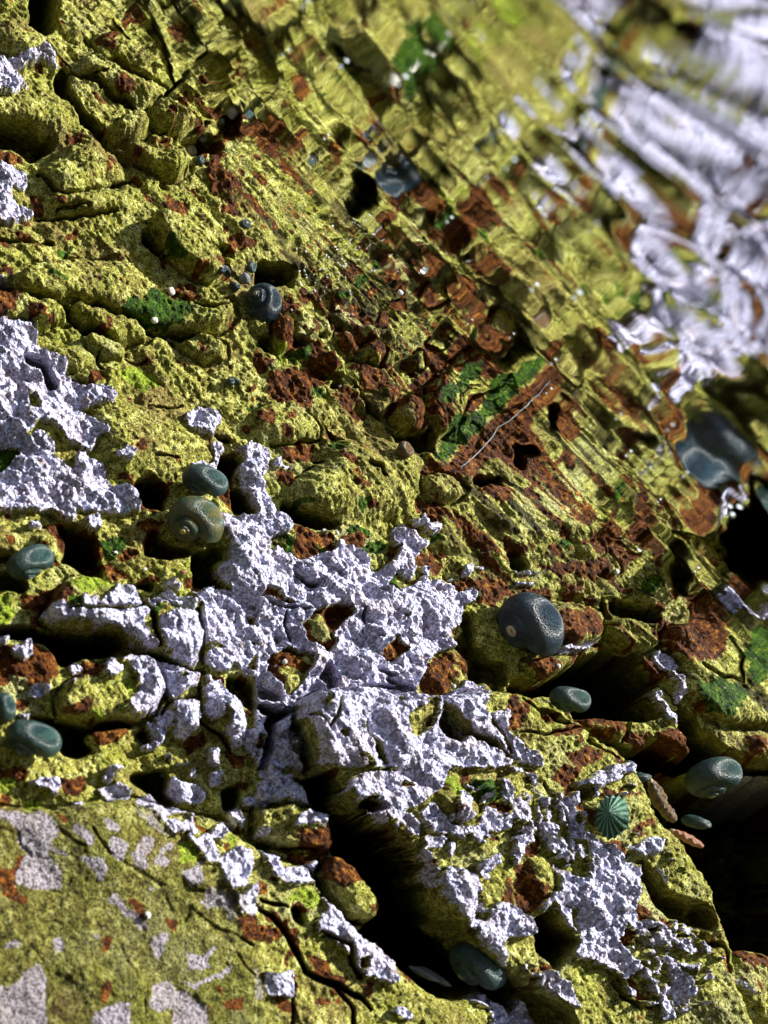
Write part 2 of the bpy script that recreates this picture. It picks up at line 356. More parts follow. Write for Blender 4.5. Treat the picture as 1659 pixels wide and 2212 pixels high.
 ('R', 'J1080,960 1160,980 1120,1080'), ('R', 'J1550,960 1659,960 1659,1100 1560,1060'),
 ('B', 'J1450,430 1560,450 1500,540'), ('B', 'J1150,480 1290,480 1280,600 1180,620'), ('B', 'J60,60 130,80 60,130 0,110'), ('B', 'J140,190 250,200 330,250 200,260'),
 # middle, bottom row
 ('L', 'K0,90 60,80 120,80 220,110 310,170 350,240 260,240 180,190 60,240 0,250'), ('L', 'K250,310 330,280 430,290 430,390 370,360 320,370 250,400'),
 ('L', 'K0,400 60,390 70,440 0,460'),
 ('L', 'K0,520 100,540 150,640 270,660 300,620 410,590 370,680 440,780 500,880 560,930 680,1060 660,1100 760,1140 780,1210 880,1290 890,1370 840,1410 780,1370 720,1340 690,1370 640,1280 560,1170 480,1110 380,1060 400,980 430,940 430,830 340,740 260,770 160,740 90,680 40,620'),
 ('R', 'K660,1230 720,1220 730,1290 680,1300'),
 ('L', 'K0,1240 60,1320 180,1320 240,1310 250,1400 220,1490 150,1480 30,1500 0,1520'), ('L', 'K860,1590 920,1530 980,1580 1010,1600 980,1640'),
 ('O', 'K120,560 240,530 260,640 180,640'), ('R', 'K240,540 330,540 410,580 300,610 240,600'),
 ('R', 'K280,400 440,380 510,460 510,530 430,560 280,500'), ('O', 'K0,260 240,250 250,400 110,400 0,390'), ('R', 'K430,340 500,340 500,400 440,380'),
 ('R', 'K420,570 520,560 640,660 690,720 600,770 560,800 440,720'), ('O', 'K600,760 700,730 760,830 750,900 700,960 640,950 560,850'), ('R', 'K700,900 770,900 750,980'),
 ('R', 'K250,860 330,870 350,920 270,930'), ('R', 'K0,740 90,770 60,830 0,800'), ('R', 'K0,1040 180,1000 220,1080 100,1140 0,1120'), ('R', 'K330,1220 500,1240 480,1350 400,1330'),
 ('R', 'K930,1290 1000,1340 990,1380 930,1350'), ('B', 'K150,860 300,770 420,830 400,900 330,880 250,850'),
 ('L', 'K1330,1490 1450,1450 1560,1540 1659,1620 1659,1700 1500,1659 1480,1560'),
 ('L', 'G430,1000 470,960 560,1010 480,1040'), ('L', 'G1300,1140 1420,1090 1500,1190 1330,1220'), ('L', 'G620,640 900,700 950,800 700,780'), ('L', 'J250,640 420,700 400,760 300,720'),
 ('L', 'J880,300 1120,330 1180,420 1100,440 980,380'), ('L', 'J1220,470 1340,430 1400,520 1280,560'), ('L', 'K560,120 700,140 760,330 700,330 600,230'),
 # the ridge
 ('O', 'K900,240 1050,230 1230,60 1440,0 1659,0 1659,880 1500,990 1420,1020 1200,900 1050,740 1090,440 960,300'),
 ('L', 'K520,180 560,90 640,60 780,20 1240,0 1200,130 1120,190 1050,230 1000,260 950,280 1050,370 1060,450 960,430 880,300 830,280 830,370 780,390 740,340 700,200 620,150'),
 ('O', 'K920,110 980,90 1030,120 960,140'), ('R', 'K720,180 800,170 840,220 780,270 730,240'), ('B', 'K1220,60 1320,60 1400,200 1330,210'),
 ('L', 'K1060,290 1130,220 1170,260 1240,320 1250,360 1200,420 1120,400 1080,350'),
 ('L', 'K1250,360 1340,380 1400,400 1460,360 1500,250 1570,290 1580,330 1659,320 1659,380 1540,420 1450,440 1340,430 1260,450 1190,520 1110,530 1090,440 1200,440'),
 ('L', 'K1240,480 1290,490 1280,580 1240,570'), ('L', 'K1420,620 1480,580 1560,530 1570,590 1540,650 1480,690 1425,660'),
 ('L', 'K1190,690 1250,670 1300,700 1330,660 1400,680 1450,740 1440,800 1400,860 1440,960 1420,1020 1350,990 1280,980 1200,900 1110,810 1190,800'),
 ('L', 'K1360,1110 1420,1060 1430,990 1510,990 1580,860 1659,880 1790,1000 1790,1080 1659,1100 1600,1130 1610,1200 1560,1300 1500,1290 1440,1200'),
 ('L', 'K1020,530 1080,540 1080,700 1060,740 1030,660'), ('L', 'K1590,60 1640,80 1690,250 1659,250 1600,200'),
 ('R', 'K1310,220 1350,210 1360,250 1320,270'), ('R', 'K1540,230 1659,230 1659,310 1590,310'), ('R', 'K1520,430 1570,440 1550,470 1520,460'),
 ('R', 'K1100,560 1180,600 1150,700 1100,640'), ('R', 'K1220,420 1260,420 1250,460 1220,450'), ('R', 'K1630,720 1680,700 1680,880 1630,860'),
 ('G', 'K1400,80 1560,70 1580,200 1500,260 1440,180'),
 # right, bottom row
 ('O', 'L0,0 760,0 1000,420 1400,1350 1659,1659 200,1659 200,1200 0,700'),
 ('R', 'L320,0 500,0 400,100 320,60'), ('R', 'L620,110 760,200 820,330 850,440 760,420 700,250 600,170'), ('R', 'L40,640 110,600 150,720 230,790 160,900 100,960 40,880'),
 ('R', 'L100,420 160,400 230,530 130,600 90,520'), ('R', 'L780,830 930,950 1000,1080 960,1090 850,1020 780,930'), ('R', 'L720,1030 870,1060 880,1120 740,1130'),
 ('R', 'L680,1360 780,1370 860,1480 900,1600 760,1450'), ('R', 'L370,570 410,560 390,640 370,630'), ('R', 'L490,910 560,930 530,1000 480,960'),
 ('R', 'L980,960 1060,980 1100,1120 1040,1140 1000,1050'), ('R', 'L560,420 700,480 780,560 700,590 600,490'),
 ('L', 'L0,0 60,10 150,40 165,130 130,110 80,30 0,40'), ('L', 'L0,230 70,220 110,260 60,360 0,330'),
 ('L', 'L200,60 240,150 330,190 410,160 430,200 380,260 400,340 470,400 530,450 600,490 700,560 720,610 800,640 830,690 790,760 780,850 770,920 830,1020 850,1060 820,1080 730,1000 700,1090 640,1120 600,1000 610,880 530,800 490,700 490,620 540,600 500,490 390,460 330,370 290,280 250,180'),
 ('L', 'L400,100 500,70 560,20 660,0 680,50 590,130 500,110 440,120'), ('L', 'L160,330 210,350 290,370 260,430 270,500 240,540 220,430 180,390'),
 ('L', 'L0,450 110,420 130,470 80,510 60,600 30,650 0,540'),
 ('L', 'L260,600 300,640 330,680 400,710 500,720 540,780 580,850 450,810 430,880 440,930 350,880 330,890 400,1050 390,1080 330,1010 240,850 200,910 160,960 180,870 230,800 300,800 290,700'),
 ('L', 'L400,1180 470,1090 500,1060 580,1040 640,1140 690,1250 680,1320 600,1230 500,1240 420,1240'), ('L', 'L690,1150 770,1210 800,1300 750,1350 690,1340 720,1270'),
 ('L', 'L720,470 790,510 850,450 920,490 930,600 870,540 820,590'), ('O', 'L450,240 600,180 780,210 810,330 740,460 560,470 440,380'), ('L', 'L900,620 1010,790 990,800 880,650'),
 ('L', 'L880,1090 930,1060 970,1110 960,1170 900,1150'), ('L', 'L1010,1270 1050,1270 1130,1350 1160,1430 1120,1540 1050,1500 1020,1400'),
 ('L', 'L920,1460 960,1450 990,1560 1030,1620 950,1640 930,1550'), ('L', 'L1450,1340 1570,1470 1540,1480 1470,1400'),
 ('L', 'L210,1320 270,1330 340,1380 400,1500 430,1560 330,1540 180,1450'), ('O', 'L460,850 530,820 600,910 600,990 510,1030 450,980'),
 ('L', 'L30,1490 150,1540 240,1659 0,1659 0,1560'), ('R', 'L1550,60 1659,20 1659,190 1590,150'), ('R', 'L1440,1170 1560,1200 1659,1300 1560,1290 1460,1230'),
]

# hollows and shafts between the blocks: depth in mm, outline
HOLES = [
 (26, 'A160,0 420,0 380,120 330,220 250,180 200,90'), (14, 'A380,420 440,440 460,560 520,660 480,680 400,560 340,560'),
 (20, 'A0,700 80,740 250,800 290,860 400,880 320,960 200,1040 170,1000 80,960 0,930'), (7, 'A590,650 720,660 820,700 800,715 700,680'),
 (14, 'A1040,840 1150,860 1320,850 1440,880 1440,1000 1340,1010 1230,960 1210,900'), (16, 'A920,1440 1000,1500 1100,1620 1100,1659 980,1600 920,1560'),
 (14, 'A1300,1480 1500,1600 1560,1659 1450,1640'), (6, 'A880,1220 1000,1240 960,1265'), (10, 'A1020,1120 1090,1170 1110,1210 1040,1210'),
 (14, 'D150,640 300,680 320,780 380,840 340,900 290,860 240,770 150,720'), (7, 'D350,510 420,525 500,550 450,575 380,545'), (7, 'D680,700 800,690 740,745'),
 (8, 'D1030,195 1080,205 1070,245'), (9, 'D1100,520 1180,500 1160,610 1110,600'),
 (18, 'D860,1440 1000,1400 1100,1500 1060,1590 1080,1659 940,1640 920,1570'), (18, 'D1450,1270 1540,1290 1590,1330 1530,1360 1530,1450 1480,1480 1390,1360 1440,1300'),
 (20, 'D1500,1500 1560,1480 1640,1640 1700,1700 1660,1700 1520,1640'),
 (26, 'E0,40 60,20 160,30 260,60 270,180 200,180 80,200 0,200'), (10, 'E250,490 350,510 340,590 240,590'), (10, 'E0,480 100,470 150,560 160,640 60,620'),
 (16, 'E890,1110 1060,1110 1180,1110 1180,1180 1150,1270 1060,1250 950,1180'), (18, 'E1410,1410 1600,1410 1640,1470 1480,1485 1430,1470'),
 (9, 'E970,700 1060,740 1050,790 990,770'), (9, 'E270,690 400,720 620,760 580,790 440,780'), (8, 'E500,780 560,800 560,860 480,850'),
 (9, 'E1400,600 1460,650 1500,800 1450,950 1390,870 1420,750'), (14, 'V1110,952 1135,972 1142,1017 1115,1002'),
 (7, 'E690,600 740,640 720,680 690,660'), (6, 'E410,450 480,460 490,540 430,520'),
 (16, 'E180,1570 300,1590 420,1640 520,1680 620,1720 480,1740 240,1720 170,1640'),
 (24, 'G260,760 420,740 640,760 760,790 830,850 830,890 600,930 440,990 380,1000 330,900 260,840 0,780 0,745 150,730'),
 (16, 'G330,90 500,60 530,120 660,140 640,260 700,400 600,390 430,330 340,330 420,260 430,180'), (10, 'G0,260 300,250 380,320 300,330 0,340'),
 (10, 'G750,410 880,440 1010,420 1030,480 1000,500 850,470'), (16, 'G1250,250 1450,200 1480,300 1400,330 1410,420 1440,480 1250,490 1260,340'),
 (12, 'G940,180 1000,80 1060,180 1180,230 1290,240 1240,290 940,300'), (14, 'G0,380 80,400 200,480 150,540 60,500 0,480'),  # the first is carved in the outline of the banded snail's cast shadow
 (18, 'G180,1310 350,1330 600,1370 760,1340 960,1350 700,1420 560,1420 560,1500 650,1540 520,1600 400,1580 330,1470 230,1400'), (10, 'G860,1420 950,1380 960,1470 1000,1490 900,1520'),
 (12, 'G1470,1060 1659,1080 1659,1340 1560,1220 1480,1150'),
 (18, 'H220,0 450,0 530,60 600,90 420,100 260,70'), (12, 'H1180,1220 1260,1290 1400,1420 1340,1500 1220,1460 1190,1380'),
 (14, 'H1330,640 1420,650 1420,840 1520,960 1659,960 1659,1150 1530,1110 1400,1080 1370,960 1300,890 1290,830 1370,790'),  # carved where the largest snail's shadow falls, to deepen it
 (7, 'H430,1010 470,960 560,1080 540,1130 400,1080'), (6, 'H40,850 100,820 190,800 180,850'), (4, 'H450,610 530,590 600,600 635,640 590,690 545,730 500,760 460,700'),
 (12, 'H0,1230 230,1290 130,1340 0,1320'), (4, 'H0,1120 120,1130 220,1230 0,1230'),
 (16, 'I640,560 700,540 830,580 1000,610 990,700 870,690 640,650'), (10, 'I310,510 440,530 600,580 560,600 400,560'), (8, 'I570,400 640,340 640,420'), (8, 'I800,480 840,500 830,560'),
 (60, 'I610,830 640,850 800,890 880,910 840,980 920,1060 990,1110 880,1160 960,1290 950,1340 830,1350 700,1350 430,1320 400,1240 280,1160 180,1170 140,1220 50,1170 0,1080 100,1050 200,1095 350,1010 450,930 600,900'),
 (60, 'I400,1370 560,1460 720,1530 800,1600 830,1659 1100,1659 1659,1659 1659,1610 1580,1600 1440,1520 1250,1380 1240,1300 1100,1260 1090,1340 1200,1590 1100,1530 920,1440 880,1540 740,1500 600,1440 450,1370'),
 (10, 'I0,200 90,290 130,340 0,380'), (10, 'I190,620 270,700 290,800 240,790 200,700'),
 (14, 'J820,40 1080,0 1090,70 1070,160 1180,240 1100,240 1000,180 940,130 870,120'), (12, 'J1440,120 1560,100 1560,230 1480,300 1430,280'),
 (6, 'J1030,390 1090,390 1070,440 1020,460'), (6, 'J830,520 900,530 840,620'), (9, 'J1080,700 1180,680 1250,780 1320,790 1300,850 1150,830'), (6, 'J640,400 700,420 700,480 650,450'),
 (38, 'K180,40 300,60 480,20 530,120 540,260 690,340 740,390 830,400 880,500 1000,560 1040,740 1110,930 1190,1050 1330,1110 1400,1250 1530,1340 1440,1440 1300,1490 1200,1495 1080,1450 1000,1350 880,1240 760,1130 680,1060 760,1000 830,900 770,800 640,650 520,530 500,330 430,290 370,230 300,130'),
 (24, 'K1500,1330 1659,1350 1740,1440 1659,1560 1560,1520 1440,1440'), (8, 'K630,230 720,190 840,230 900,250 730,310 660,310'), (6, 'K1090,1010 1190,1080 1330,1110 1360,1060 1250,980'),
 (8, 'K200,880 300,890 350,1040 260,1000'), (10, 'K0,460 160,480 180,520 60,520 0,510'),
 (60, 'L740,0 810,130 800,200 900,350 960,360 1020,440 1050,540 1150,690 1200,850 1290,1060 1400,1340 1470,1330 1420,1250 1430,1170 1500,1170 1659,1280 1659,0'),
 (24, 'L250,870 300,1000 400,1080 460,1110 400,1180 330,1310 290,1330 180,1200 150,980'), (12, 'L820,560 870,580 930,670 1010,790 1130,880 1200,990 1220,1110 1150,1040 1010,960 930,870 840,700'),
 (14, 'L0,1380 150,1460 400,1570 560,1659 300,1659 100,1500 0,1440'), (6, 'L410,120 560,130 500,200 430,210'), (6, 'L440,830 460,850 440,930 470,1000 430,980'),
]
# cracks: width px, depth mm, line
CRACKS = [
 (26, 14, 'A480,640 560,740 640,830 720,910 790,980 830,1030'), (8, 5, 'A470,470 560,480 650,460 700,440'), (6, 4, 'A480,360 560,350 640,310'),
 (10, 6, 'A850,700 950,680 1000,620 1080,600 1150,530 1170,460 1250,370'), (6, 4, 'A240,1400 500,1380 780,1360'), (10, 6, 'A0,1560 200,1550 360,1560'),
 (12, 9, 'A440,470 620,490 760,570 900,660'), (10, 8, 'A260,1100 420,1240 640,1190 860,1130'), (10, 7, 'A560,230 640,320 800,370 1000,500 1130,560'),
 (6, 4, 'A370,1340 580,1330'), (11, 6, 'A1330,560 1340,700 1340,800'), (18, 9, 'A1590,620 1640,680 1700,760'), (8, 4, 'A300,240 480,460'), (8, 5, 'A700,120 800,200 840,270'),
 (7, 4, 'A1090,70 1240,280'), (8, 5, 'A1250,110 1350,160 1250,270'), (12, 7, 'A1460,200 1560,280 1640,380'),
 (13, 8, 'D0,120 70,190 200,200 340,240 420,260'), (12, 8, 'D510,250 640,290 780,350 900,400 960,430'), (17, 9, 'D420,260 470,370 530,420 640,470 720,530 800,550'),
 (14, 7, 'D950,430 1000,500 1180,490 1400,470'), (5, 3, 'D780,550 1000,550'), (5, 3, 'D960,950 1100,970 1200,960'), (4, 3, 'D1000,1290 1170,1295'), (7, 4, 'D820,640 900,670 960,660'),
 (6, 4, 'D660,600 640,660 680,720'), (6, 4, 'D1250,300 1380,330 1500,300'), (7, 4, 'D560,1010 660,1070'), (7, 5, 'D1390,1150 1500,1200'),
 (7, 4, 'E340,980 440,1100 440,1180'), (6, 4, 'E100,1200 300,1190 440,1170'), (6, 4, 'E400,1310 480,1300'), (9, 5, 'E620,640 700,680 840,700'), (6, 4, 'E640,800 760,980 800,1040'),
 (6, 4, 'E460,1090 520,1180 600,1160'), (7, 5, 'E1500,820 1560,900 1659,1000'), (8, 5, 'E740,1320 830,1350 860,1400'), (5, 3, 'E280,1400 400,1340'),
 (7, 4, 'G440,630 600,630 780,635 960,620'), (10, 6, 'G880,560 960,640 1000,700 1040,860'), (10, 6, 'G1300,1000 1310,1180 1300,1330'), (11, 6, 'G1000,900 1150,960 1260,1020 1340,1020'),
 (8, 5, 'G1290,620 1320,760 1340,860 1320,1000'), (9, 5, 'G1060,1040 1070,1140 1090,1210'), (9, 5, 'G1050,1300 1100,1230 1300,1190'), (8, 5, 'G1310,1340 1440,1440 1500,1560'),
 (22, 14, 'H240,1280 100,1340 80,1500 30,1659'), (9, 5, 'H260,1300 290,1200 380,1150 640,1140 850,1110 1060,1150'), (12, 7, 'H690,1310 720,1420 790,1520 830,1650'),
 (12, 7, 'H1170,1200 1250,1300 1400,1430 1530,1500 1659,1590'), (9, 4, 'H230,370 330,450 420,470'), (7, 4, 'H700,620 720,720'), (8, 5, 'H520,1200 510,1340 470,1400'), (7, 4, 'H320,1330 420,1340 520,1460'),
 (6, 4, 'H0,560 60,600 200,620 330,630'), (8, 4, 'H850,1070 960,1110 1060,1130'), (7, 4, 'H190,640 170,760 230,840'), (7, 4, 'H800,1020 900,1060'), (14, 9, 'H260,1300 320,1480 360,1659'),
 (8, 4, 'H1480,1290 1540,1400 1659,1560'),
 (8, 5, 'I590,560 620,700 600,800'), (7, 4, 'I970,860 1020,740 1030,700'), (7, 4, 'I1250,960 1400,1060 1659,1220'), (11, 6, 'I60,860 230,880 330,830'),
 (8, 4, 'I40,1220 240,1360 330,1400'), (5, 3, 'I60,1420 220,1440 440,1420'), (8, 4, 'I640,1640 470,1500 400,1380'), (6, 4, 'I950,140 1010,290'),
 (13, 7, 'J600,380 720,560 850,640 1060,760 1230,790 1330,800'), (6, 2.5, 'J0,1000 200,1140 300,1280 340,1400 350,1659'), (8, 4, 'J700,1080 780,1150 820,1250 890,1330 900,1380'),
 (16, 6, 'J1090,850 1130,950 1240,900 1200,1000'), (9, 5, 'J130,400 140,500 200,580'), (8, 4, 'J200,770 280,790 390,810'), (10, 6, 'J380,380 480,470 560,520'), (9, 5, 'J1480,1480 1380,1450 1590,1460'),
 (8, 4, 'J960,1390 940,1500 960,1600'), (9, 5, 'J0,380 90,410'), (10, 6, 'J1240,900 1420,1050 1659,1150'), (8, 4, 'J1480,1100 1600,1300 1659,1350'),
 (14, 7, 'K0,880 100,950 180,1050 260,1180 330,1320 500,1400 700,1480 760,1560'), (9, 5, 'K40,840 200,900'), (9, 5, 'K400,1050 600,1160 640,1290 700,1370'), (8, 5, 'K260,1400 240,1659'),
 (10, 6, 'K500,1400 640,1560 720,1659'), (9, 5, 'K180,500 260,520 420,550'), (9, 6, 'K430,580 410,700 500,850 620,990 720,1010'),
 (10, 5, 'L660,1370 730,1480 830,1560'), (7, 4, 'L700,1130 760,1220 880,1320 900,1380'), (6, 3, 'L210,90 300,260 400,420'), (7, 4, 'L1160,1050 1280,1220 1330,1330'),
]
# blocks and stones: name, height mm, edge px, outline, label, group
ST = 'stones wedged together on the rock face'
STONES = [
 ('boulder', 15, 26, 'V676,1488 650,1515 640,1560 652,1620 690,1680 735,1720 742,1752 800,1782 850,1832 888,1848 902,1910 925,1970 950,2008 998,2030 1020,2075 1063,2105 1150,2145 1300,2212 1640,2212 1575,2105 1535,2010 1510,1940 1490,1890 1455,1840 1445,1805 1405,1775 1375,1725 1376,1700 1350,1659 1300,1612 1235,1566 1150,1504 1060,1490 940,1508 860,1496 760,1486', 'long lilac crusted boulder right of the big black crack with the green limpet on it'),
 ('boulder', 9, 22, 'V0,1745 130,1742 280,1722 380,1748 480,1772 553,1832 640,1868 672,1888 700,1938 740,1984 780,2014 813,2044 850,2077 890,2112 930,2146 990,2160 1040,2146 1110,2212 0,2212', 'broad green and lilac boulder filling the bottom left below the black crack'),
 ('stone', 9, 14, 'K430,570 520,545 620,640 700,735 760,830 790,920 745,1000 650,985 530,850 425,710', 'oblong brown and olive stone lodged against the left wall of the black crack'),
 ('stone', 7, 12, 'K0,250 240,240 430,290 480,330 515,520 430,550 240,520 180,500 0,440', 'brown and olive stone with lilac rim just above the oblong stone in the crack'),
 ('stone', 9, 18, 'G360,1200 440,1090 640,990 790,910 960,940 1060,1040 1050,1180 1010,1300 900,1340 640,1360 560,1340 380,1320', 'rounded stone half olive and half lilac below the black cave at left'),
 ('stone', 9, 20, 'G250,690 430,420 620,400 770,460 960,560 1080,560 1300,700 1310,900 1260,1010 1050,890 930,890 830,840 640,765 330,725', 'humped stone with bright green top and lilac flank roofing the black cave at left'),
 ('boulder', 7, 20, 'D60,170 130,80 250,40 500,0 830,0 960,130 1080,250 1300,280 1500,240 1550,380 1500,440 1400,465 1160,480 1000,440 900,390 780,340 640,280 510,240 330,230 200,190', 'flat olive boulder with dark green algae patches left of the pale tipped snail'),
 ('stone', 6, 14, 'D430,255 510,255 640,305 780,365 900,415 1000,530 900,555 790,540 700,500 560,400 470,320', 'narrow olive stone tucked under the flat boulder with dark green patches'),
 ('stone', 6, 14, 'D0,205 160,210 360,260 440,340 465,410 340,430 230,500 200,380 0,390', 'brownish olive stone at the left edge above the large lilac crust'),
 ('stone', 5, 12, 'D550,470 700,500 820,580 800,685 700,655 590,580', 'small yellow olive stone with a broken lower edge above the bright green algae'),
 ('stone', 6, 14, 'D1160,520 1330,480 1470,560 1480,640 1340,690 1200,620', 'knobby olive stone with a rust fleck below the pale tipped snail'),
 ('stone', 5, 12, 'D435,765 520,740 650,745 690,790 650,830 520,815 440,790', 'little olive stone with a rust red end lying on the lilac crust'),
 ('stone', 10, 16, 'V318,470 335,455 360,460 410,485 450,520 480,550 497,580 470,600 430,590 395,565 360,520', 'upright olive stone with a dark green streak above the flat boulder'),
 ('stone', 10, 13, 'A950,690 1000,640 1130,650 1220,720 1310,800 1180,830 1040,815', 'pointed olive stone above the dark pebble pocket near the top'),
 ('stone', 10, 12, 'A710,850 760,770 860,720 950,740 990,830 900,880 760,890', 'blunt olive stone beside the deep diagonal crack near the top left'),
 ('stone', 10, 12, 'A780,910 900,930 1040,1000 1180,1010 1250,1080 1160,1150 1060,1120 900,1050', 'long tan olive stone below the pointed stone near the top'),
 ('stone', 7, 14, 'E880,1030 960,900 1060,890 1110,1000 1080,1100 960,1090', 'angular rust brown stone over a dark hollow left of the green algae'),
 ('stone', 6, 12, 'E1125,830 1250,725 1420,800 1380,900 1340,1050 1210,1180 1180,1100 1130,950', 'mottled stone with vivid green and white specks beside the waterline'),
 ('stone', 6, 14, 'E1090,1400 1280,1390 1390,1520 1250,1590 1090,1520', 'yellow olive stone with a rounded top left of the square black slot'),
 ('stone', 6, 9, 'E100,450 150,390 240,400 240,500 190,670 160,560', 'rust red wedge of stone with a green edge under the pale tipped snail'),
 ('stone', 5, 9, 'E530,460 620,490 690,610 640,640 560,560', 'slim rust brown stone splinter in the rubble'),
 ('stone', 5, 9, 'E700,550 790,540 850,620 800,690 740,680 700,640', 'chunky stone, half rust and half olive, in the rubble'),
 ('stone', 5, 8, 'E960,690 1050,610 1090,720 1010,720', 'small triangular olive stone with sharp edges in the rubble'),
 ('stone', 7, 14, 'I130,565 300,560 420,580 600,640 605,830 420,850 270,770', 'rust brown stone right of the large dark blue snail'),
 ('stone', 7, 13, 'I615,760 640,690 780,690 960,760 960,860 880,895 720,860', 'olive stone overhanging the black hollow at right'),
 ('boulder', 7, 20, 'I1035,720 1200,680 1380,790 1640,1090 1659,1400 1400,1370 1250,1280 1140,1110 1120,960 985,860', 'streaky rust and green boulder at the right edge under the waterline'),
 ('stone', 5, 11, 'I60,965 250,925 440,935 340,1015 200,1085', 'dark rust stone with a white bead just below the large dark blue snail'),
 ('stone', 5, 11, 'I395,1345 500,1325 760,1355 740,1490 600,1430', 'rust brown stone between the two black hollows at right'),
]
# humps that belong to the solid rock: height mm, edge px, outline
LUMPS = [
 (8, 18, 'A480,380 640,320 800,380 960,480 1120,560 1000,610 900,650 740,560 560,480'), (7, 16, 'A0,620 180,560 360,600 460,740 420,860 300,830 120,760 0,720'), (7, 18, 'A380,960 560,880 760,980 840,1120 640,1180 420,1240 260,1120'),
 (8, 16, 'A560,240 760,200 1000,260 1160,420 1000,500 800,360 640,320'), (7, 14, 'A300,1240 700,1180 900,1280 880,1340 560,1370 340,1340'), (7, 16, 'A100,120 300,260 420,440 300,420 120,320 0,240'),
 (5, 14, 'D280,560 450,590 600,600 660,700 480,710 330,650'), (6, 24, 'D560,1000 760,920 1000,980 1200,1060 1380,1180 1370,1330 1100,1420 900,1400 700,1380 640,1240 720,1130'),
 (6, 18, 'E0,940 200,930 340,1020 440,1160 300,1200 100,1180 0,1150'), (9, 26, 'E390,1350 560,1200 780,1180 900,1200 1060,1240 1090,1400 1050,1659 460,1659 190,1530 260,1480'),
 (5, 12, 'E850,890 770,820 930,820 940,920 830,1030 740,960'), (4, 9, 'E840,480 900,480 890,580 840,540'), (4, 9, 'E350,640 500,600 610,760 380,690'),
 (4, 9, 'E480,330 560,370 740,450 820,500 800,530 680,480 520,430'), (5, 12, 'G1000,960 1280,1030 1290,1120 1100,1180 1060,1040'), (5, 12, 'G1110,1230 1300,1220 1290,1400 1200,1480 1120,1420'),
 (6, 14, 'G1320,1230 1500,1200 1600,1400 1520,1560 1440,1440'), (5, 12, 'G0,120 330,120 430,190 300,240 0,250'), (4, 10, 'G560,1430 700,1380 860,1360 830,1420 600,1520'),
 (5, 20, 'H300,1250 380,1170 520,1150 640,1170 700,1300 800,1480 820,1659 430,1659 320,1450'), (5, 20, 'H700,1280 960,1200 1180,1200 1190,1350 1080,1480 1000,1659 840,1659 800,1450'),
 (3, 10, 'H1080,1020 1230,910 1370,950 1350,1130 1180,1165'), (3, 10, 'H100,930 180,880 300,900 390,960 310,1100 240,1190 130,1090'), (3, 10, 'H340,690 420,650 450,700 480,790 450,850 390,840 330,760'),
 (4, 12, 'H270,330 330,300 410,370 400,450 330,430 270,370'), (5, 12, 'G1360,90 1500,210 1500,330 1420,430 1600,600 1800,640 1900,400 1700,100'), (4, 12, 'H740,560 1000,480 1300,560 1300,760 1000,740 760,700'),
 (5, 14, 'L130,560 260,600 290,780 180,860 100,740'), (4, 10, 'L450,850 530,820 600,910 600,990 510,1030 450,980'), (5, 14, 'K1160,180 1300,80 1460,250 1420,380 1240,320'), (4, 14, 'K1180,690 1330,660 1450,740 1400,870 1440,1000 1280,970 1140,820'),
 (6, 14, 'L480,290 560,200 700,220 760,320 700,410 560,380'), (4, 10, 'I220,20 560,40 820,140 700,180 400,160'), (4, 12, 'I440,170 560,230 580,290 450,280'), (4, 14, 'I840,360 1100,320 1260,420 1220,540 1000,600 860,540'),
 (4, 14, 'D980,1000 1230,1000 1440,1030 1500,1180 1400,1200 1200,1060'), (4, 10, 'K1400,80 1560,70 1580,200 1500,260 1440,180'), (5, 12, 'I1540,1440 1640,1440 1650,1610 1560,1590'),
 (5, 10, 'I920,1440 1080,1400 1190,1580 1080,1540'), (6, 12, 'L1440,1170 1659,1290 1659,1659 1580,1600 1470,1390'),
]

cl = {k: np.zeros((RH, RW), np.float32) for k in 'LRGB'}
for kind, spec in PAINT:
    sl_, ins = fill(pts(spec))
    for k in cl:
        cl[k][sl_] = np.where(ins, 1.0 if k == kind else 0.0, cl[k][sl_])
hole = np.zeros((RH, RW), np.float32)
for dep, spec in HOLES:
    m = np.zeros((RH, RW), np.float32)
    sl_, ins = fill(pts(spec)); m[sl_] = ins
    hole = np.maximum(hole, sstep(0.35, 1.0, blur(m, 4)) * dep)
for wpx, dep, spec in CRACKS:
    sl_, v = stroke(pts(spec), wpx * 1.25)
    hole[sl_] = np.maximum(hole[sl_], dep * sstep(0.0, 0.75, v))
lift = np.zeros((RH, RW), np.float32)
owner = np.zeros((RH, RW), np.int32)
for i, st in enumerate(STONES):
    m = np.zeros((RH, RW), np.float32)
    sl_, ins = fill(pts(st[3])); m[sl_] = ins
    owner[m > 0.5] = i + 1
    d = np.clip((blur(m, st[2] / 2) - 0.5) * 2, 0, 1)
    lift += st[1] * np.sqrt(np.clip(1 - (1 - d) ** 2, 0, 1)) * m
    rim = (blur(m, 4) > 0.12) & (m < 0.5)
    hole = np.where(rim, np.maximum(hole, 1.6), hole)
for hmm, epx, spec in LUMPS:
    m = np.zeros((RH, RW), np.float32)
    sl_, ins = fill(pts(spec)); m[sl_] = ins
    lift += hmm * np.clip((blur(m, epx / 2) - 0.25) / 0.75, 0, 1)
for k in cl:
    cl[k] = blur(cl[k], 1)
lift = blur(lift, 1)
rub = np.zeros((RH, RW), np.float32)
for spec in ('V640,530 760,560 900,640 1030,740 1130,900 1130,960 1000,980 880,900 700,860 590,780 570,700', 'V1150,1130 1350,1150 1520,1310 1480,1420 1330,1320 1180,1280',
             'V390,130 560,200 640,330 560,470 420,420 300,320', 'V1350,1620 1659,1640 1659,1900 1500,1800'):
    sl_, ins = fill(pts(spec)); rub[sl_] = ins
rub = blur(rub, 18)
vein = np.zeros((RH, RW), np.float32)
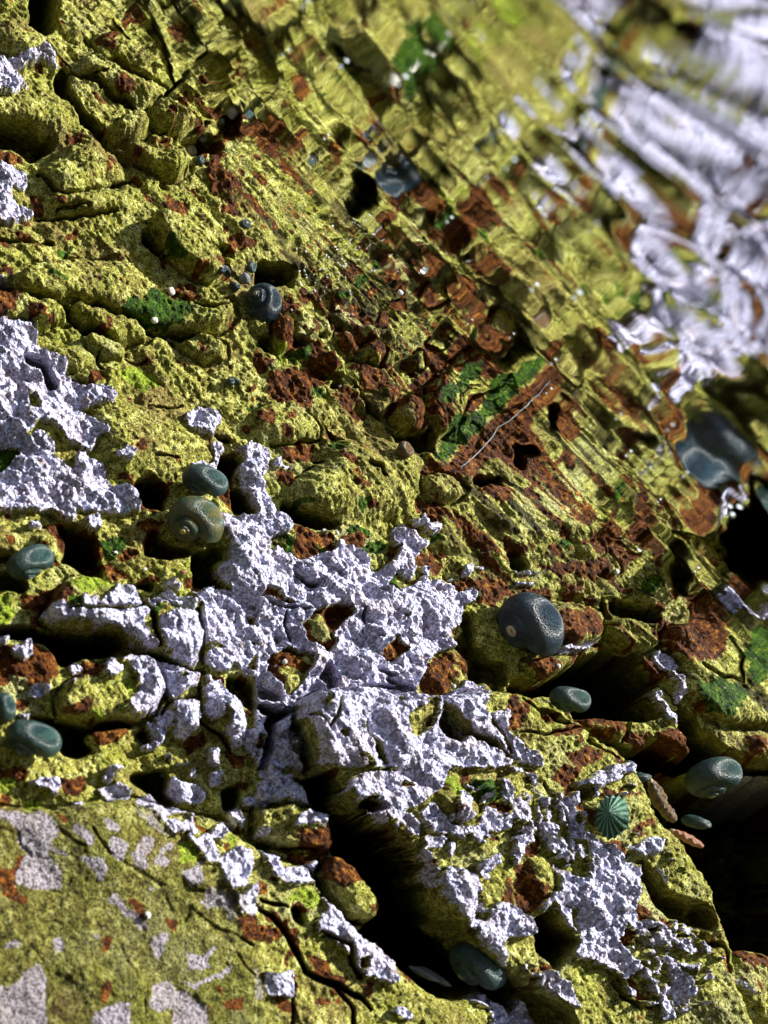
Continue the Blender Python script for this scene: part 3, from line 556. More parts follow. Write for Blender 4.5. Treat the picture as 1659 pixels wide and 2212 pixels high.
for spec in ('V760,1740 900,1690 1110,1650 1350,1700 1480,1950 1560,2200 1100,2130 930,1940', 'V290,1440 640,1460 640,1640 500,1740 350,1640',
             'V260,1690 560,1830 620,1900 520,2000 300,1900', 'V560,1660 720,1700 720,1760 560,1780', 'V420,1230 560,1300 520,1420 420,1400'):
    sl_, ins = fill(pts(spec)); vein[sl_] = ins
sl_, ins = fill(pts('V1255,1725 1310,1710 1370,1730 1372,1790 1330,1825 1265,1810')); vein[sl_] = np.where(ins, 0, vein[sl_])
vein = blur(vein, 6)
slab = np.zeros((RH, RW), np.float32)
sl_, ins = fill(pts('V0,1735 130,1735 280,1722 380,1790 470,1880 560,2010 620,2212 0,2212')); slab[sl_] = ins
slab = blur(slab, 14)

# ------------------------------------------------------------------ the grid: 0.35 mm inside the view, stretched outside it
def axis(a, b, step, far_a, far_b, n):
    core = np.arange(a, b, step)
    g = (np.arange(1, n + 1) / n) ** 2.2
    return np.concatenate([(a - (a - far_a) * g)[::-1], core, b + (far_b - b) * g])


STEP = 0.00036
sa = axis(-0.262, 0.262, STEP, -1.1, 1.1, 60)
qa = axis(-0.018, 0.290, STEP, -0.20, 1.0, 60)
ns, nq = len(sa), len(qa)
SS, QQ = np.meshgrid(sa, qa)                     # rows follow q
SS = SS.ravel(); QQ = QQ.ravel()


def project(s, q, h):
    P = P0[None, :] + s[:, None] * np.array([1.0, 0, 0]) + q[:, None] * EQ + h[:, None] * NRM - CAM
    f = np.maximum(P @ FWD, 0.02)
    return W / 2 + F * (P @ RIGHT) / f, H / 2 - F * (P @ UP) / f


broad = 3.2 * fbm(SS * 22, QQ * 38, 40, 3)
px, py = project(SS, QQ, broad * 0.001 + 0.001)
wx = 7.0 * noise(SS * 260, QQ * 420, 3) + 3.2 * noise(SS * 900, QQ * 1300, 4) + 1.6 * noise(SS * 2300, QQ * 2600, 6)
wy = 7.0 * noise(SS * 260, QQ * 420, 13) + 3.2 * noise(SS * 900, QQ * 1300, 14) + 1.6 * noise(SS * 2300, QQ * 2600, 16)


def look(ras, k=1.0, near=False):
    x = np.clip((px + wx * k + MX) / 2, 0, RW - 1.01); y = np.clip((py + wy * k + MX) / 2, 0, RH - 1.01)
    if near:
        return ras[np.rint(y).astype(int), np.rint(x).astype(int)]
    ix = x.astype(int); iy = y.astype(int); fx = (x - ix).astype(np.float32); fy = (y - iy).astype(np.float32)
    return (ras[iy, ix] * (1 - fx) + ras[iy, ix + 1] * fx) * (1 - fy) + (ras[iy + 1, ix] * (1 - fx) + ras[iy + 1, ix + 1] * fx) * fy


lift_soft = blur(lift, 14)
for _ in range(4):                                 # the layout sits on the raised surface, not on the plane below it
    far = np.clip(1 - np.maximum.reduce([-px - 60, px - W - 60, -py - 60, py - H - 60]) / 140.0, 0, 1).astype(np.float32)
    px, py = project(SS, QQ, (broad + look(lift_soft, 0.0) * far) * 0.001 + 0.001)
out = (px < -MX + 8) | (px > W + MX - 8) | (py < -MX + 8) | (py > H + MX - 8)
far = np.clip(1 - np.maximum.reduce([-px - 60, px - W - 60, -py - 60, py - H - 60]) / 140.0, 0, 1).astype(np.float32)
inner = np.clip(far, 0, 1)
fine_wx, fine_wy = wx, wy
wx = 6.0 * noise(SS * 200, QQ * 260, 3); wy = 6.0 * noise(SS * 200, QQ * 260, 13)
v_hole = look(hole, 0.8) * inner
wx, wy = fine_wx, fine_wy
v_hole = v_hole * (1 - 0.92 * look(slab) * inner * (v_hole < 10))
v_lift = look(lift, 0.5) * inner
wx = 5.0 * noise(SS * 200, QQ * 260, 3); wy = 5.0 * noise(SS * 200, QQ * 260, 13)
v_own = np.where(out, 0, look(owner, 1.0, True))
wx, wy = fine_wx, fine_wy
v_rub = np.maximum(look(rub) * inner, (1 - inner) * 0.5)
cr = sstep(0.36, 0.58, look(cl['L'], 0.6)) * inner
e1, e2, eid, _, _ = worley(SS * 88 + 0.5 * noise(SS * 180, QQ * 180, 61) + 0.25 * noise(SS * 500, QQ * 500, 62), QQ * 105 + 0.5 * noise(SS * 180, QQ * 180, 63) + 0.25 * noise(SS * 500, QQ * 500, 64), 65)
net = sstep(0.20, 0.12, e2 - e1) * sstep(-0.25, 0.1, noise(SS * 60, QQ * 70, 66)) * look(vein) * inner
slab_w = look(slab) * inner
pale = sstep(0.25, 0.75, look(blur(cl['L'], 2), 1.0)) * slab_w
cr = cr * (slab_w < 0.55)
cr = np.maximum(cr, (slab_w < 0.5) * sstep(0.40, 0.60, net) * (v_hole < 1.5))
cr_soft = np.maximum(look(blur(cl['L'], 3), 0.6), net) * inner
rs = look(cl['R'], 1.0) * inner; gr = look(cl['G'], 1.0) * inner; br = look(cl['B'], 1.0) * inner

# heights in mm
bed = 1.7 * fbm(SS * 95, QQ * 190, 51, 4, 0.55)
upper = sstep(0.10, 0.03, QQ) * sstep(280, 620, px)
layer = -(0.9 + 1.3 * upper) * np.abs(fbm(SS * 45 + noise(SS * 70, QQ * 70, 77), QQ * 170, 70, 3)) * (0.5 + 0.6 * noise(SS * 35, QQ * 50, 78))
f1, f2, cid, cx, cy = worley(SS * 75 + 40 * QQ + 0.8 * noise(SS * 120, QQ * 120, 81), QQ * 170 - 30 * SS + 0.8 * noise(SS * 120, QQ * 120, 82), 90)
shard = (cid - 0.35) * 5.0 + (cx * (cid - 0.5) * 5 + cy * 2.2) + np.clip((f2 - f1) * 6, 0, 1) * 1.6 - 1.2
g1, g2, gid, _, _ = worley(SS * 520, QQ * 640, 110)
grain = 0.5 * (0.6 - g1) + 0.40 * fbm(SS * 900, QQ * 1100, 120, 2)
k1, k2, kid, _, _ = worley(SS * 560 + 0.5 * noise(SS * 500, QQ * 500, 131), QQ * 620 + 0.5 * noise(SS * 500, QQ * 500, 132), 140)
m1, m2, mid, _, _ = worley(SS * 150 + 0.5 * noise(SS * 200, QQ * 200, 151), QQ * 190 + 0.5 * noise(SS * 200, QQ * 200, 152), 160)
knob = 0.95 * np.sqrt(np.clip(1 - (k1 * 1.3) ** 2, 0, 1)) * (0.45 + 0.8 * kid) + 2.5 * np.sqrt(np.clip(1 - (m1 * 1.15) ** 2, 0, 1)) * (0.3 + mid) + 1.1 * fbm(SS * 200, QQ * 240, 170, 3)
smoothing = np.clip(v_lift / 12.0, 0, 0.55)
flat_bl = look(slab) * inner             # the smooth slab at bottom left
knob = knob * (1 - 0.9 * flat_bl)
lip = 0.55 * np.exp(-((cr_soft - 0.62) / 0.16) ** 2) * (cr > 0.5) * (1 - 0.5 * flat_bl)
bed = bed * (1 - 0.6 * flat_bl); grain = grain * (1 - 0.5 * flat_bl)
wall = np.clip(v_hole / 5.0, 0, 1)
grain = grain * (1 - 0.85 * wall); bed = bed * (1 - 0.5 * wall); knob = knob * (1 - 0.8 * wall)
shore = sstep(0.06, 0.015, QQ) * sstep(280, 620, px)
bed = bed * (1 - 0.55 * shore); grain = grain * (1 - 0.4 * shore)
hgt = broad + bed * (1 - smoothing) + layer + v_rub * shard * (1 - cr * 0.6) * 0.8 * (1 - 0.4 * shore) + grain * (1 - cr) + v_lift
hgt = hgt + cr * (0.7 * (1 - 0.7 * flat_bl) + knob + lip) * (1 - 0.9 * wall)
deep = (v_hole * 1.7 + np.clip(v_hole - 16, 0, 99) * 3.0) * (0.85 + 0.3 * noise(SS * 160, QQ * 160, 190)) * 0.001
hgt = hgt * (1 - 0.4 * np.clip(v_hole / 30, 0, 1))
hgt = (hgt * 0.001).astype(np.float32)
INTO = np.stack([SS * 0.88, np.full(SS.shape, 0.40), -0.054 - QQ * 0.45], axis=1)   # the hollows fan out into the rock
INTO /= np.linalg.norm(INTO, axis=1)[:, None]

POS = P0[None, :] + SS[:, None] * np.array([1.0, 0, 0]) + QQ[:, None] * EQ + hgt[:, None] * NRM + deep[:, None] * INTO
POS = POS.astype(np.float32)
rel = POS - CAM.astype(np.float32)
SD = np.maximum(rel @ FWD.astype(np.float32), 0.02)
SX = W / 2 + F * (rel @ RIGHT.astype(np.float32)) / SD
SY = H / 2 - F * (rel @ UP.astype(np.float32)) / SD
rs = np.clip(rs + v_rub * sstep(0.62, 0.8, cid + 0.25 * fbm(SS * 300, QQ * 300, 205, 2)) * (1 - rs) * 0.8 + 0.8 * sstep(0.62, 0.95, fbm(SS * 130, QQ * 170, 200, 3)) + 0.75 * upper * sstep(420, 760, px) * sstep(0.42, 0.75, fbm(SS * 38, QQ * 330, 210, 3)), 0, 1)
dk = upper * sstep(0.32, 0.62, fbm(SS * 34 + 9, QQ * 300, 220, 3))
v_own = v_own.astype(int)
MASK = np.stack([np.where(cr > 0.5, flat_bl, rs), gr, br, (1 - dk * (cr < 0.5)) * (1 - 0.72 * flat_bl)], axis=1).astype(np.float32)

# ------------------------------------------------------------------ materials
def mat(name):
    m = bpy.data.materials.new(name); m.use_nodes = True
    t = m.node_tree
    return m, t, t.nodes, t.links, t.nodes['Principled BSDF']


def tex(t, kind, scale, detail=2.0, rough=0.6, coord=None):
    n = t.nodes.new('ShaderNodeTexNoise' if kind == 'noise' else 'ShaderNodeTexVoronoi')
    n.inputs['Scale'].default_value = scale
    if kind == 'noise':
        n.inputs['Detail'].default_value = detail
        n.inputs['Roughness'].default_value = rough
    t.links.new(coord, n.inputs['Vector'])
    return n


def ramp(t, fac, stops):
    r = t.nodes.new('ShaderNodeValToRGB')
    e = r.color_ramp.elements
    while len(e) < len(stops): e.new(0.5)
    for el, (p, c) in zip(e, stops):
        el.position = p; el.color = (*c, 1)
    t.links.new(fac, r.inputs[0])
    return r.outputs[0]


def mix(t, fac, a, b, mode='MIX'):
    n = t.nodes.new('ShaderNodeMix'); n.data_type = 'RGBA'; n.blend_type = mode
    for sock, val in ((n.inputs[0], fac), (n.inputs[6], a), (n.inputs[7], b)):
        if hasattr(val, 'is_linked'): t.links.new(val, sock)
        elif isinstance(val, (int, float)): sock.default_value = val
        else: sock.default_value = (*val, 1)
    return n.outputs[2]


def math_(t, op, a, b=0.0):
    n = t.nodes.new('ShaderNodeMath'); n.operation = op
    for i, v in enumerate((a, b)):
        if hasattr(v, 'is_linked'): t.links.new(v, n.inputs[i])
        else: n.inputs[i].default_value = v
    return n.outputs[0]


def bump(t, hsock, strength, dist, bsdf):
    b = t.nodes.new('ShaderNodeBump')
    b.inputs['Strength'].default_value = strength; b.inputs['Distance'].default_value = dist
    t.links.new(hsock, b.inputs['Height']); t.links.new(b.outputs[0], bsdf.inputs['Normal'])


def rock_mat():
    m, t, N, Lk, b = mat('algae_covered_rock')
    geo = N.new('ShaderNodeNewGeometry').outputs['Position']
    at = N.new('ShaderNodeAttribute'); at.attribute_name = 'growth'
    sep = N.new('ShaderNodeSeparateColor'); Lk.new(at.outputs['Color'], sep.inputs[0])
    big = tex(t, 'noise', 60, 4, 0.6, geo).outputs[0]
    mid_ = tex(t, 'noise', 420, 4, 0.65, geo).outputs[0]
    fine = tex(t, 'noise', 1700, 3, 0.7, geo).outputs[0]
    olive = ramp(t, mid_, [(0.30, (0.050, 0.042, 0.008)), (0.43, (0.21, 0.19, 0.030)), (0.54, (0.42, 0.405, 0.085)), (0.68, (0.78, 0.77, 0.30))])
    patch = tex(t, 'noise', 34, 5, 0.62, geo).outputs[0]
    olive = mix(t, ramp(t, big, [(0.45, (0, 0, 0)), (0.62, (0.42, 0.42, 0.42))]), olive, (0.24, 0.27, 0.020))
    olive = mix(t, ramp(t, patch, [(0.52, (0, 0, 0)), (0.66, (0.7, 0.7, 0.7))]), olive, (0.20, 0.135, 0.045))
    olive = mix(t, ramp(t, patch, [(0.34, (0.6, 0.6, 0.6)), (0.46, (0, 0, 0))]), olive, (0.42, 0.41, 0.20))
    drk = tex(t, 'noise', 260, 5, 0.7, geo).outputs[0]
    olive = mix(t, ramp(t, drk, [(0.60, (0, 0, 0)), (0.70, (0.8, 0.8, 0.8))]), olive, (0.050, 0.050, 0.014))
    rust = ramp(t, mid_, [(0.30, (0.020, 0.006, 0.001)), (0.47, (0.085, 0.022, 0.002)), (0.60, (0.20, 0.066, 0.006)), (0.74, (0.52, 0.26, 0.04))])
    green = ramp(t, mid_, [(0.35, (0.006, 0.022, 0.0005)), (0.58, (0.045, 0.11, 0.001)), (0.76, (0.24, 0.29, 0.02))])
    bright = ramp(t, mid_, [(0.35, (0.14, 0.19, 0.012)), (0.6, (0.30, 0.38, 0.03)), (0.8, (0.46, 0.48, 0.07))])

    def ragged(ch):
        v = math_(t, 'ADD', sep.outputs[ch], math_(t, 'MULTIPLY', math_(t, 'SUBTRACT', mid_, 0.5), 0.9))
        return ramp(t, v, [(0.42, (0, 0, 0)), (0.56, (1, 1, 1))])
    olive = mix(t, 1.0, olive, ramp(t, at.outputs['Alpha'], [(0.0, (0.22, 0.20, 0.17)), (0.8, (1, 1, 1))]), 'MULTIPLY')
    c = mix(t, ragged(0), olive, rust)
    c = mix(t, ragged(2), c, bright)
    c = mix(t, ragged(1), c, green)
    pa = N.new('ShaderNodeAttribute'); pa.attribute_name = 'pale_film'
    pf = math_(t, 'ADD', pa.outputs['Fac'], math_(t, 'MULTIPLY', math_(t, 'SUBTRACT', tex(t, 'noise', 190, 6, 0.7, geo).outputs[0], 0.5), 1.5))
    film = ramp(t, big, [(0.35, (0.30, 0.255, 0.265)), (0.6, (0.40, 0.36, 0.42))])
    c = mix(t, ramp(t, math_(t, 'MULTIPLY', pf, pa.outputs['Fac']), [(0.28, (0, 0, 0)), (0.75, (0.9, 0.9, 0.9))]), c, film)
    specks = ramp(t, fine, [(0.40, (0.10, 0.085, 0.06)), (0.53, (1, 1, 1))])
    c = mix(t, 1.0, c, specks, 'MULTIPLY')
    glint = tex(t, 'voronoi', 620, coord=geo)  # sparkles of the wet rock, painted into its colour as pale specks
    gl = ramp(t, glint.outputs['Distance'], [(0.05, (1, 1, 1)), (0.11, (0, 0, 0))])
    pick = ramp(t, tex(t, 'noise', 230, 1, 0.5, geo).outputs[0], [(0.52, (0, 0, 0)), (0.58, (1, 1, 1))])
    c = mix(t, mix(t, 1.0, gl, pick, 'MULTIPLY'), c, (0.72, 0.70, 0.55))
    Lk.new(c, b.inputs['Base Color'])
    b.inputs['Roughness'].default_value = 0.62
    b.inputs['Specular IOR Level'].default_value = 0.12
    h = math_(t, 'ADD', fine, math_(t, 'MULTIPLY', mid_, 1.5))
    bump(t, h, 1.0, 0.0011, b)
    return m


def crust_mat():
    m, t, N, Lk, b = mat('coralline_crust')
    geo = N.new('ShaderNodeNewGeometry').outputs['Position']
    big = tex(t, 'noise', 75, 4, 0.6, geo).outputs[0]
    mid_ = tex(t, 'noise', 520, 4, 0.65, geo).outputs[0]
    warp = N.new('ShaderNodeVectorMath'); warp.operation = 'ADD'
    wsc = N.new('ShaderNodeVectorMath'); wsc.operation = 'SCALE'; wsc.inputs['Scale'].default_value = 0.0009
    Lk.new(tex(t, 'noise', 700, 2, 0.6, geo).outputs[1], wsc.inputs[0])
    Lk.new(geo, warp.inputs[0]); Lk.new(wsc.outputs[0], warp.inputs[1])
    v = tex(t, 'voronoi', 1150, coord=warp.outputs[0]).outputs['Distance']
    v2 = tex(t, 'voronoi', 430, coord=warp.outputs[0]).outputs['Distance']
    c = ramp(t, mid_, [(0.27, (0.08, 0.07, 0.12)), (0.42, (0.35, 0.35, 0.50)), (0.58, (0.57, 0.57, 0.77)), (0.78, (0.82, 0.82, 0.95))])
    c = mix(t, ramp(t, big, [(0.5, (0, 0, 0)), (0.7, (0.55, 0.55, 0.55))]), c, (0.60, 0.50, 0.54))
    stain = ramp(t, tex(t, 'noise', 260, 5, 0.7, geo).outputs[0], [(0.57, (0, 0, 0)), (0.68, (0.85, 0.85, 0.85))])
    at = N.new('ShaderNodeAttribute'); at.attribute_name = 'growth'
    sep = N.new('ShaderNodeSeparateColor'); Lk.new(at.outputs['Color'], sep.inputs[0])
    flat = sep.outputs[0]
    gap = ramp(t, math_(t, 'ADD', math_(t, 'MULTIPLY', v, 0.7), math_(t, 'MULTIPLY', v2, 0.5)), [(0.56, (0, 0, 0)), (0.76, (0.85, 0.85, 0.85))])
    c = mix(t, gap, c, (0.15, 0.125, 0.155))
    c = mix(t, stain, c, (0.15, 0.09, 0.04))
    soft = mix(t, ramp(t, tex(t, 'noise', 110, 6, 0.65, geo).outputs[0], [(0.42, (0, 0, 0)), (0.6, (1, 1, 1))]), (0.17, 0.16, 0.10), (0.33, 0.295, 0.345))
    c = mix(t, flat, c, soft)
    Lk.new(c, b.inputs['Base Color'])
    b.inputs['Roughness'].default_value = 0.6
    b.inputs['Specular IOR Level'].default_value = 0.35
    hh = math_(t, 'SUBTRACT', math_(t, 'MULTIPLY', mid_, 0.5), math_(t, 'ADD', v, math_(t, 'MULTIPLY', v2, 1.6)))
    bump(t, math_(t, 'MULTIPLY', hh, math_(t, 'SUBTRACT', 1.0, math_(t, 'MULTIPLY', flat, 0.8))), 0.9, 0.0008, b)
    return m


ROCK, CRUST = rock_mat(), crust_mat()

# ------------------------------------------------------------------ split the face into rock, stones and crust
idx = np.arange(ns * nq).reshape(nq, ns)
quads = np.stack([idx[:-1, :-1], idx[1:, :-1], idx[1:, 1:], idx[:-1, 1:]], axis=-1).reshape(-1, 4)
q_own = np.median(v_own[quads], axis=1).astype(int)
q_cr = cr[quads].mean(axis=1) > 0.5


def keep_largest(lab):
    g = q_own.reshape(nq - 1, ns - 1)
    todo = set(map(tuple, np.argwhere(g == lab)))
    best = []; groups = []
    while todo:
        st_ = [todo.pop()]; comp = []
        while st_:
            j, i = st_.pop(); comp.append((j, i))
            for n_ in ((j + 1, i), (j - 1, i), (j, i + 1), (j, i - 1)):
                if n_ in todo:
                    todo.discard(n_); st_.append(n_)
        groups.append(comp)
    groups.sort(key=len)
    for comp in groups[:-1]:
        a = np.array(comp); g[a[:, 0], a[:, 1]] = 0


for i in range(len(STONES)): keep_largest(i + 1)


def mesh_from(name, sel, material, skirt=0.0, sink=None):
    q = quads[sel]
    used, inv = np.unique(q, return_inverse=True)
    f = inv.reshape(-1, 4)
    co = POS[used]; mk = MASK[used]
    if sink is not None:
        co = co - sink[used][:, None] * NRM.astype(np.float32)
    if skirt > 0:
        e = np.concatenate([f[:, [0, 1]], f[:, [1, 2]], f[:, [2, 3]], f[:, [3, 0]]])
        key = np.sort(e, axis=1); kk = key[:, 0].astype(np.int64) * len(used) + key[:, 1]
        u, first, cnt = np.unique(kk, return_index=True, return_counts=True)
        be = e[first[cnt == 1]]
        bv, bi = np.unique(be, return_inverse=True); bi = bi.reshape(-1, 2)
        nb = len(used)
        low = co[bv] - NRM.astype(np.float32) * skirt
        low = low.astype(np.float32)
        sk = np.stack([be[:, 1], be[:, 0], nb + bi[:, 0], nb + bi[:, 1]], axis=1)
        co = np.concatenate([co, low]); mk = np.concatenate([mk, np.tile([0, 0, 0, 1], (len(low), 1))])
    me = bpy.data.meshes.new(name)
    nf = len(f)
    loops = f.ravel()
    if skirt > 0:
        loops = np.concatenate([loops, sk.ravel()])
        starts = np.arange(nf + len(sk)) * 4
    else:
        starts = np.arange(nf) * 4
    me.vertices.add(len(co)); me.vertices.foreach_set('co', np.ascontiguousarray(co, np.float32).ravel())
    me.loops.add(len(loops)); me.loops.foreach_set('vertex_index', loops.astype(np.int32))
    me.polygons.add(len(starts)); me.polygons.foreach_set('loop_start', starts.astype(np.int32))
    a = me.attributes.new('growth', 'FLOAT_COLOR', 'POINT')
    a.data.foreach_set('color', np.ascontiguousarray(mk, np.float32).ravel())
    a2 = me.attributes.new('pale_film', 'FLOAT', 'POINT')
    pf = pale[used].astype(np.float32)
    if len(co) > len(pf): pf = np.concatenate([pf, np.zeros(len(co) - len(pf), np.float32)])
    a2.data.foreach_set('value', pf)
    me.update(calc_edges=True)
    me.polygons.foreach_set('use_smooth', np.ones(len(starts), bool))
    me.validate()
    me.materials.append(material)
    o = bpy.data.objects.new(name, me)
    COL.objects.link(o)
    return o


def tag(o, label=None, cat=None, group=None, kind=None):
    if label: o['label'] = label
    if cat: o['category'] = cat
    if group: o['group'] = group
    if kind: o['kind'] = kind
    return o


rb = mesh_from('rock', (q_own == 0) & ~q_cr, ROCK)
tag(rb, 'sloping tide pool rock face coated in olive and rust algae', 'rock', kind='structure')
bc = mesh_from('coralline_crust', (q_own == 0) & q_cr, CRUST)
tag(bc, 'knobby lilac coralline crust spreading over the solid rock face', 'crust', kind='stuff')
under = np.zeros((nq, ns), np.float32)              # rock below a crust lies a little deeper than the crust
qc = q_cr.reshape(nq - 1, ns - 1)
under[1:-1, 1:-1] = 0.0006 * (qc[:-1, :-1] & qc[:-1, 1:] & qc[1:, :-1] & qc[1:, 1:])
under = under.ravel()
for i, st in enumerate(STONES):
    sel = (q_own == i + 1) & ~q_cr
    if not sel.any(): continue
    o = mesh_from(st[0], q_own == i + 1, ROCK, 0.006, under)
    tag(o, st[4], st[0], ST)
    selc = (q_own == i + 1) & q_cr
    if selc.sum() > 60:
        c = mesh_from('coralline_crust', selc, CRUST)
        c.parent = o
        c['kind'] = 'stuff'


def surf(x, y):
    """the point of the rock nearest to the viewer at a spot of the layout"""
    d = np.abs(SX - x) + np.abs(SY - y)
    near = np.flatnonzero(d < max(4.0, d.min() + 2.0))
    return Vector(POS[near[np.argmin(SD[near])]].astype(float))


def px_size(p, n):
    return n * (p.y - CAM[1]) / F


# ------------------------------------------------------------------ shells
def add_mesh(name, v, f, material, parent=None, attr=None):
    me = bpy.data.meshes.new(name)
    me.from_pydata([tuple(a) for a in v], [], f)
    me.polygons.foreach_set('use_smooth', [True] * len(me.polygons))
    if attr is not None:
        a = me.attributes.new('coil', 'FLOAT_VECTOR', 'POINT')
        a.data.foreach_set('vector', np.asarray(attr, np.float32).ravel())
    me.update()
    me.materials.append(material)
    o = bpy.data.objects.new(name, me)
    COL.objects.link(o)
    if parent: o.parent = parent
    return o


def shell_mat(name, base, band, tip, line=75.0, rough=0.30, moss=0.35):
    m, t, N, Lk, b = mat(name)
    at = N.new('ShaderNodeAttribute'); at.attribute_name = 'coil'
    sep = N.new('ShaderNodeSeparateXYZ'); Lk.new(at.outputs['Vector'], sep.inputs[0])
    oc = N.new('ShaderNodeTexCoord').outputs['Object']
    n1 = tex(t, 'noise', 3.0, 4, 0.6, oc).outputs[0]
    n2 = tex(t, 'noise', 16.0, 3, 0.7, oc).outputs[0]
    # fine spiral threads and growth lines
    ph = math_(t, 'MULTIPLY', sep.outputs[1], 22.0)
    th = math_(t, 'SINE', math_(t, 'ADD', ph, math_(t, 'MULTIPLY', n2, 3.0)))
    gl = math_(t, 'SINE', math_(t, 'ADD', math_(t, 'MULTIPLY', sep.outputs[0], line * 6.28), math_(t, 'MULTIPLY', n1, 5.0)))
    c = mix(t, ramp(t, n1, [(0.38, (0, 0, 0)), (0.64, (1, 1, 1))]), base, band)
    c = mix(t, ramp(t, math_(t, 'ADD', math_(t, 'MULTIPLY', th, 0.25), 0.5), [(0.3, (0.10, 0.10, 0.10)), (0.7, (0, 0, 0))]), c, tuple(x * 0.3 for x in base))
    c = mix(t, ramp(t, n2, [(0.60, (0, 0, 0)), (0.75, (moss, moss, moss))]), c, (0.17, 0.17, 0.06))
    wear = ramp(t, math_(t, 'ADD', sep.outputs[2], math_(t, 'MULTIPLY', math_(t, 'SUBTRACT', n2, 0.5), 0.35)), [(0.62, (0, 0, 0)), (0.80, (1, 1, 1))])
    c = mix(t, wear, c, tip)
    grow = ramp(t, math_(t, 'ADD', math_(t, 'MULTIPLY', gl, 0.5), 0.5), [(0.2, (0.80, 0.80, 0.80)), (0.8, (1.06, 1.06, 1.06))])
    c = mix(t, 1.0, c, grow, 'MULTIPLY')
    scab = ramp(t, tex(t, 'noise', 5.0, 5, 0.75, oc).outputs[0], [(0.58, (0, 0, 0)), (0.63, (1, 1, 1))])
    c = mix(t, mix(t, 1.0, scab, (moss, moss, moss), 'MULTIPLY'), c, (0.12, 0.115, 0.06))
    Lk.new(c, b.inputs['Base Color'])
    b.inputs['Roughness'].default_value = rough
    b.inputs['Specular IOR Level'].default_value = 0.35
    bump(t, math_(t, 'ADD', math_(t, 'ADD', math_(t, 'MULTIPLY', gl, 0.0), math_(t, 'MULTIPLY', th, 0.0)), math_(t, 'MULTIPLY', n2, 0.45)), 0.4, 0.05, b)
    return m


def turban(whorls=4.0, expand=2.1, T=1.6, tube=0.80, steps=44, ring=28, fat=1.25):
    """a coiled snail shell, apex at +z, largest radius 1"""
    v, f, at = [], [], []
    n = int(whorls * steps)
    k = math.log(expand) / (2 * math.pi)
    R = 1.0 / (1 + tube)
    for i in range(n + 1):
        th = 2 * math.pi * i / steps
        r = R * math.exp(-k * th)
        rho = tube * r
        if i == 0: rho *= 1.03
        for j in range(ring):
            a = 2 * math.pi * j / ring
            er = math.cos(a) * rho * 1.0; ez = math.sin(a) * rho * fat
            wob = 1 + 0.008 * math.sin(th * 9 + a * 2)
            rad = r + er * wob
            v.append((rad * math.cos(th), rad * math.sin(th), -T * r + ez * wob + T * R * 0.55))
            at.append((th / (2 * math.pi), a, th / (2 * math.pi * whorls)))
    for i in range(n):
        for j in range(ring):
            a = i * ring + j; b = i * ring + (j + 1) % ring
            f.append((a, b, b + ring, a + ring))
    base = len(v)
    r = R
    v.append((r, 0, -T * r + T * R * 0.55)); at.append((0, 0, 0))
    for j in range(ring): f.append((base, (j + 1) % ring, j))
    base = len(v)
    v.append((0, 0, v[n * ring][2])); at.append((whorls, 0, 1))
    for j in range(ring): f.append((base, n * ring + j, n * ring + (j + 1) % ring))
    return v, f, at


def place(o, pos, scale, apex_deg, lean, spin=0.0, squash=(1, 1, 1)):
    """apex_deg: direction of the apex on the picture (0 right, 90 up); lean 0 = facing the viewer, 90 = sideways"""
    toc = (Vector(CAM) - pos).normalized()
    r_ = Vector(RIGHT); u_ = Vector(UP)
    d = r_ * math.cos(math.radians(apex_deg)) + u_ * math.sin(math.radians(apex_deg))
    d = (d - toc * d.dot(toc)).normalized()
    ax = (toc * math.cos(math.radians(lean)) + d * math.sin(math.radians(lean))).normalized()
    yv = toc - ax * toc.dot(ax)
    if yv.length < 0.05: yv = d - ax * d.dot(ax)
    yv.normalize(); xv = yv.cross(ax)
    q = Matrix((xv, yv, ax)).transposed() @ Matrix.Rotation(math.radians(spin), 3, 'Z')
    m = q.to_4x4()
    o.matrix_world = Matrix.Translation(pos) @ m @ Matrix.Diagonal((*[scale * s for s in squash], 1.0))


BLUE = shell_mat('dark_blue_shell', (0.003, 0.009, 0.017), (0.010, 0.028, 0.042), (0.42, 0.36, 0.24))
TEAL = shell_mat('teal_shell', (0.006, 0.024, 0.026), (0.026, 0.058, 0.052), (0.20, 0.20, 0.11), moss=0.55)
OLIV = shell_mat('banded_olive_shell', (0.018, 0.050, 0.034), (0.105, 0.080, 0.020), (0.60, 0.42, 0.12), moss=0.3)
GREY = shell_mat('grey_shell', (0.10, 0.12, 0.13), (0.22, 0.25, 0.27), (0.6, 0.58, 0.5))
PALE = shell_mat('pale_shell', (0.50, 0.46, 0.40), (0.68, 0.66, 0.62), (0.75, 0.73, 0.68))
PINK = shell_mat('pink_shell', (0.24, 0.085, 0.045), (0.36, 0.17, 0.10), (0.45, 0.30, 0.22))
BROWN = shell_mat('brown_shell', (0.055, 0.028, 0.010), (0.13, 0.075, 0.028), (0.30, 0.22, 0.13), line=14)


def foot_mat():
    m, t, N, Lk, b = mat('shell_mouth')
    b.inputs['Base Color'].default_value = (0.02, 0.018, 0.014, 1); b.inputs['Roughness'].default_value = 0.5
    return m


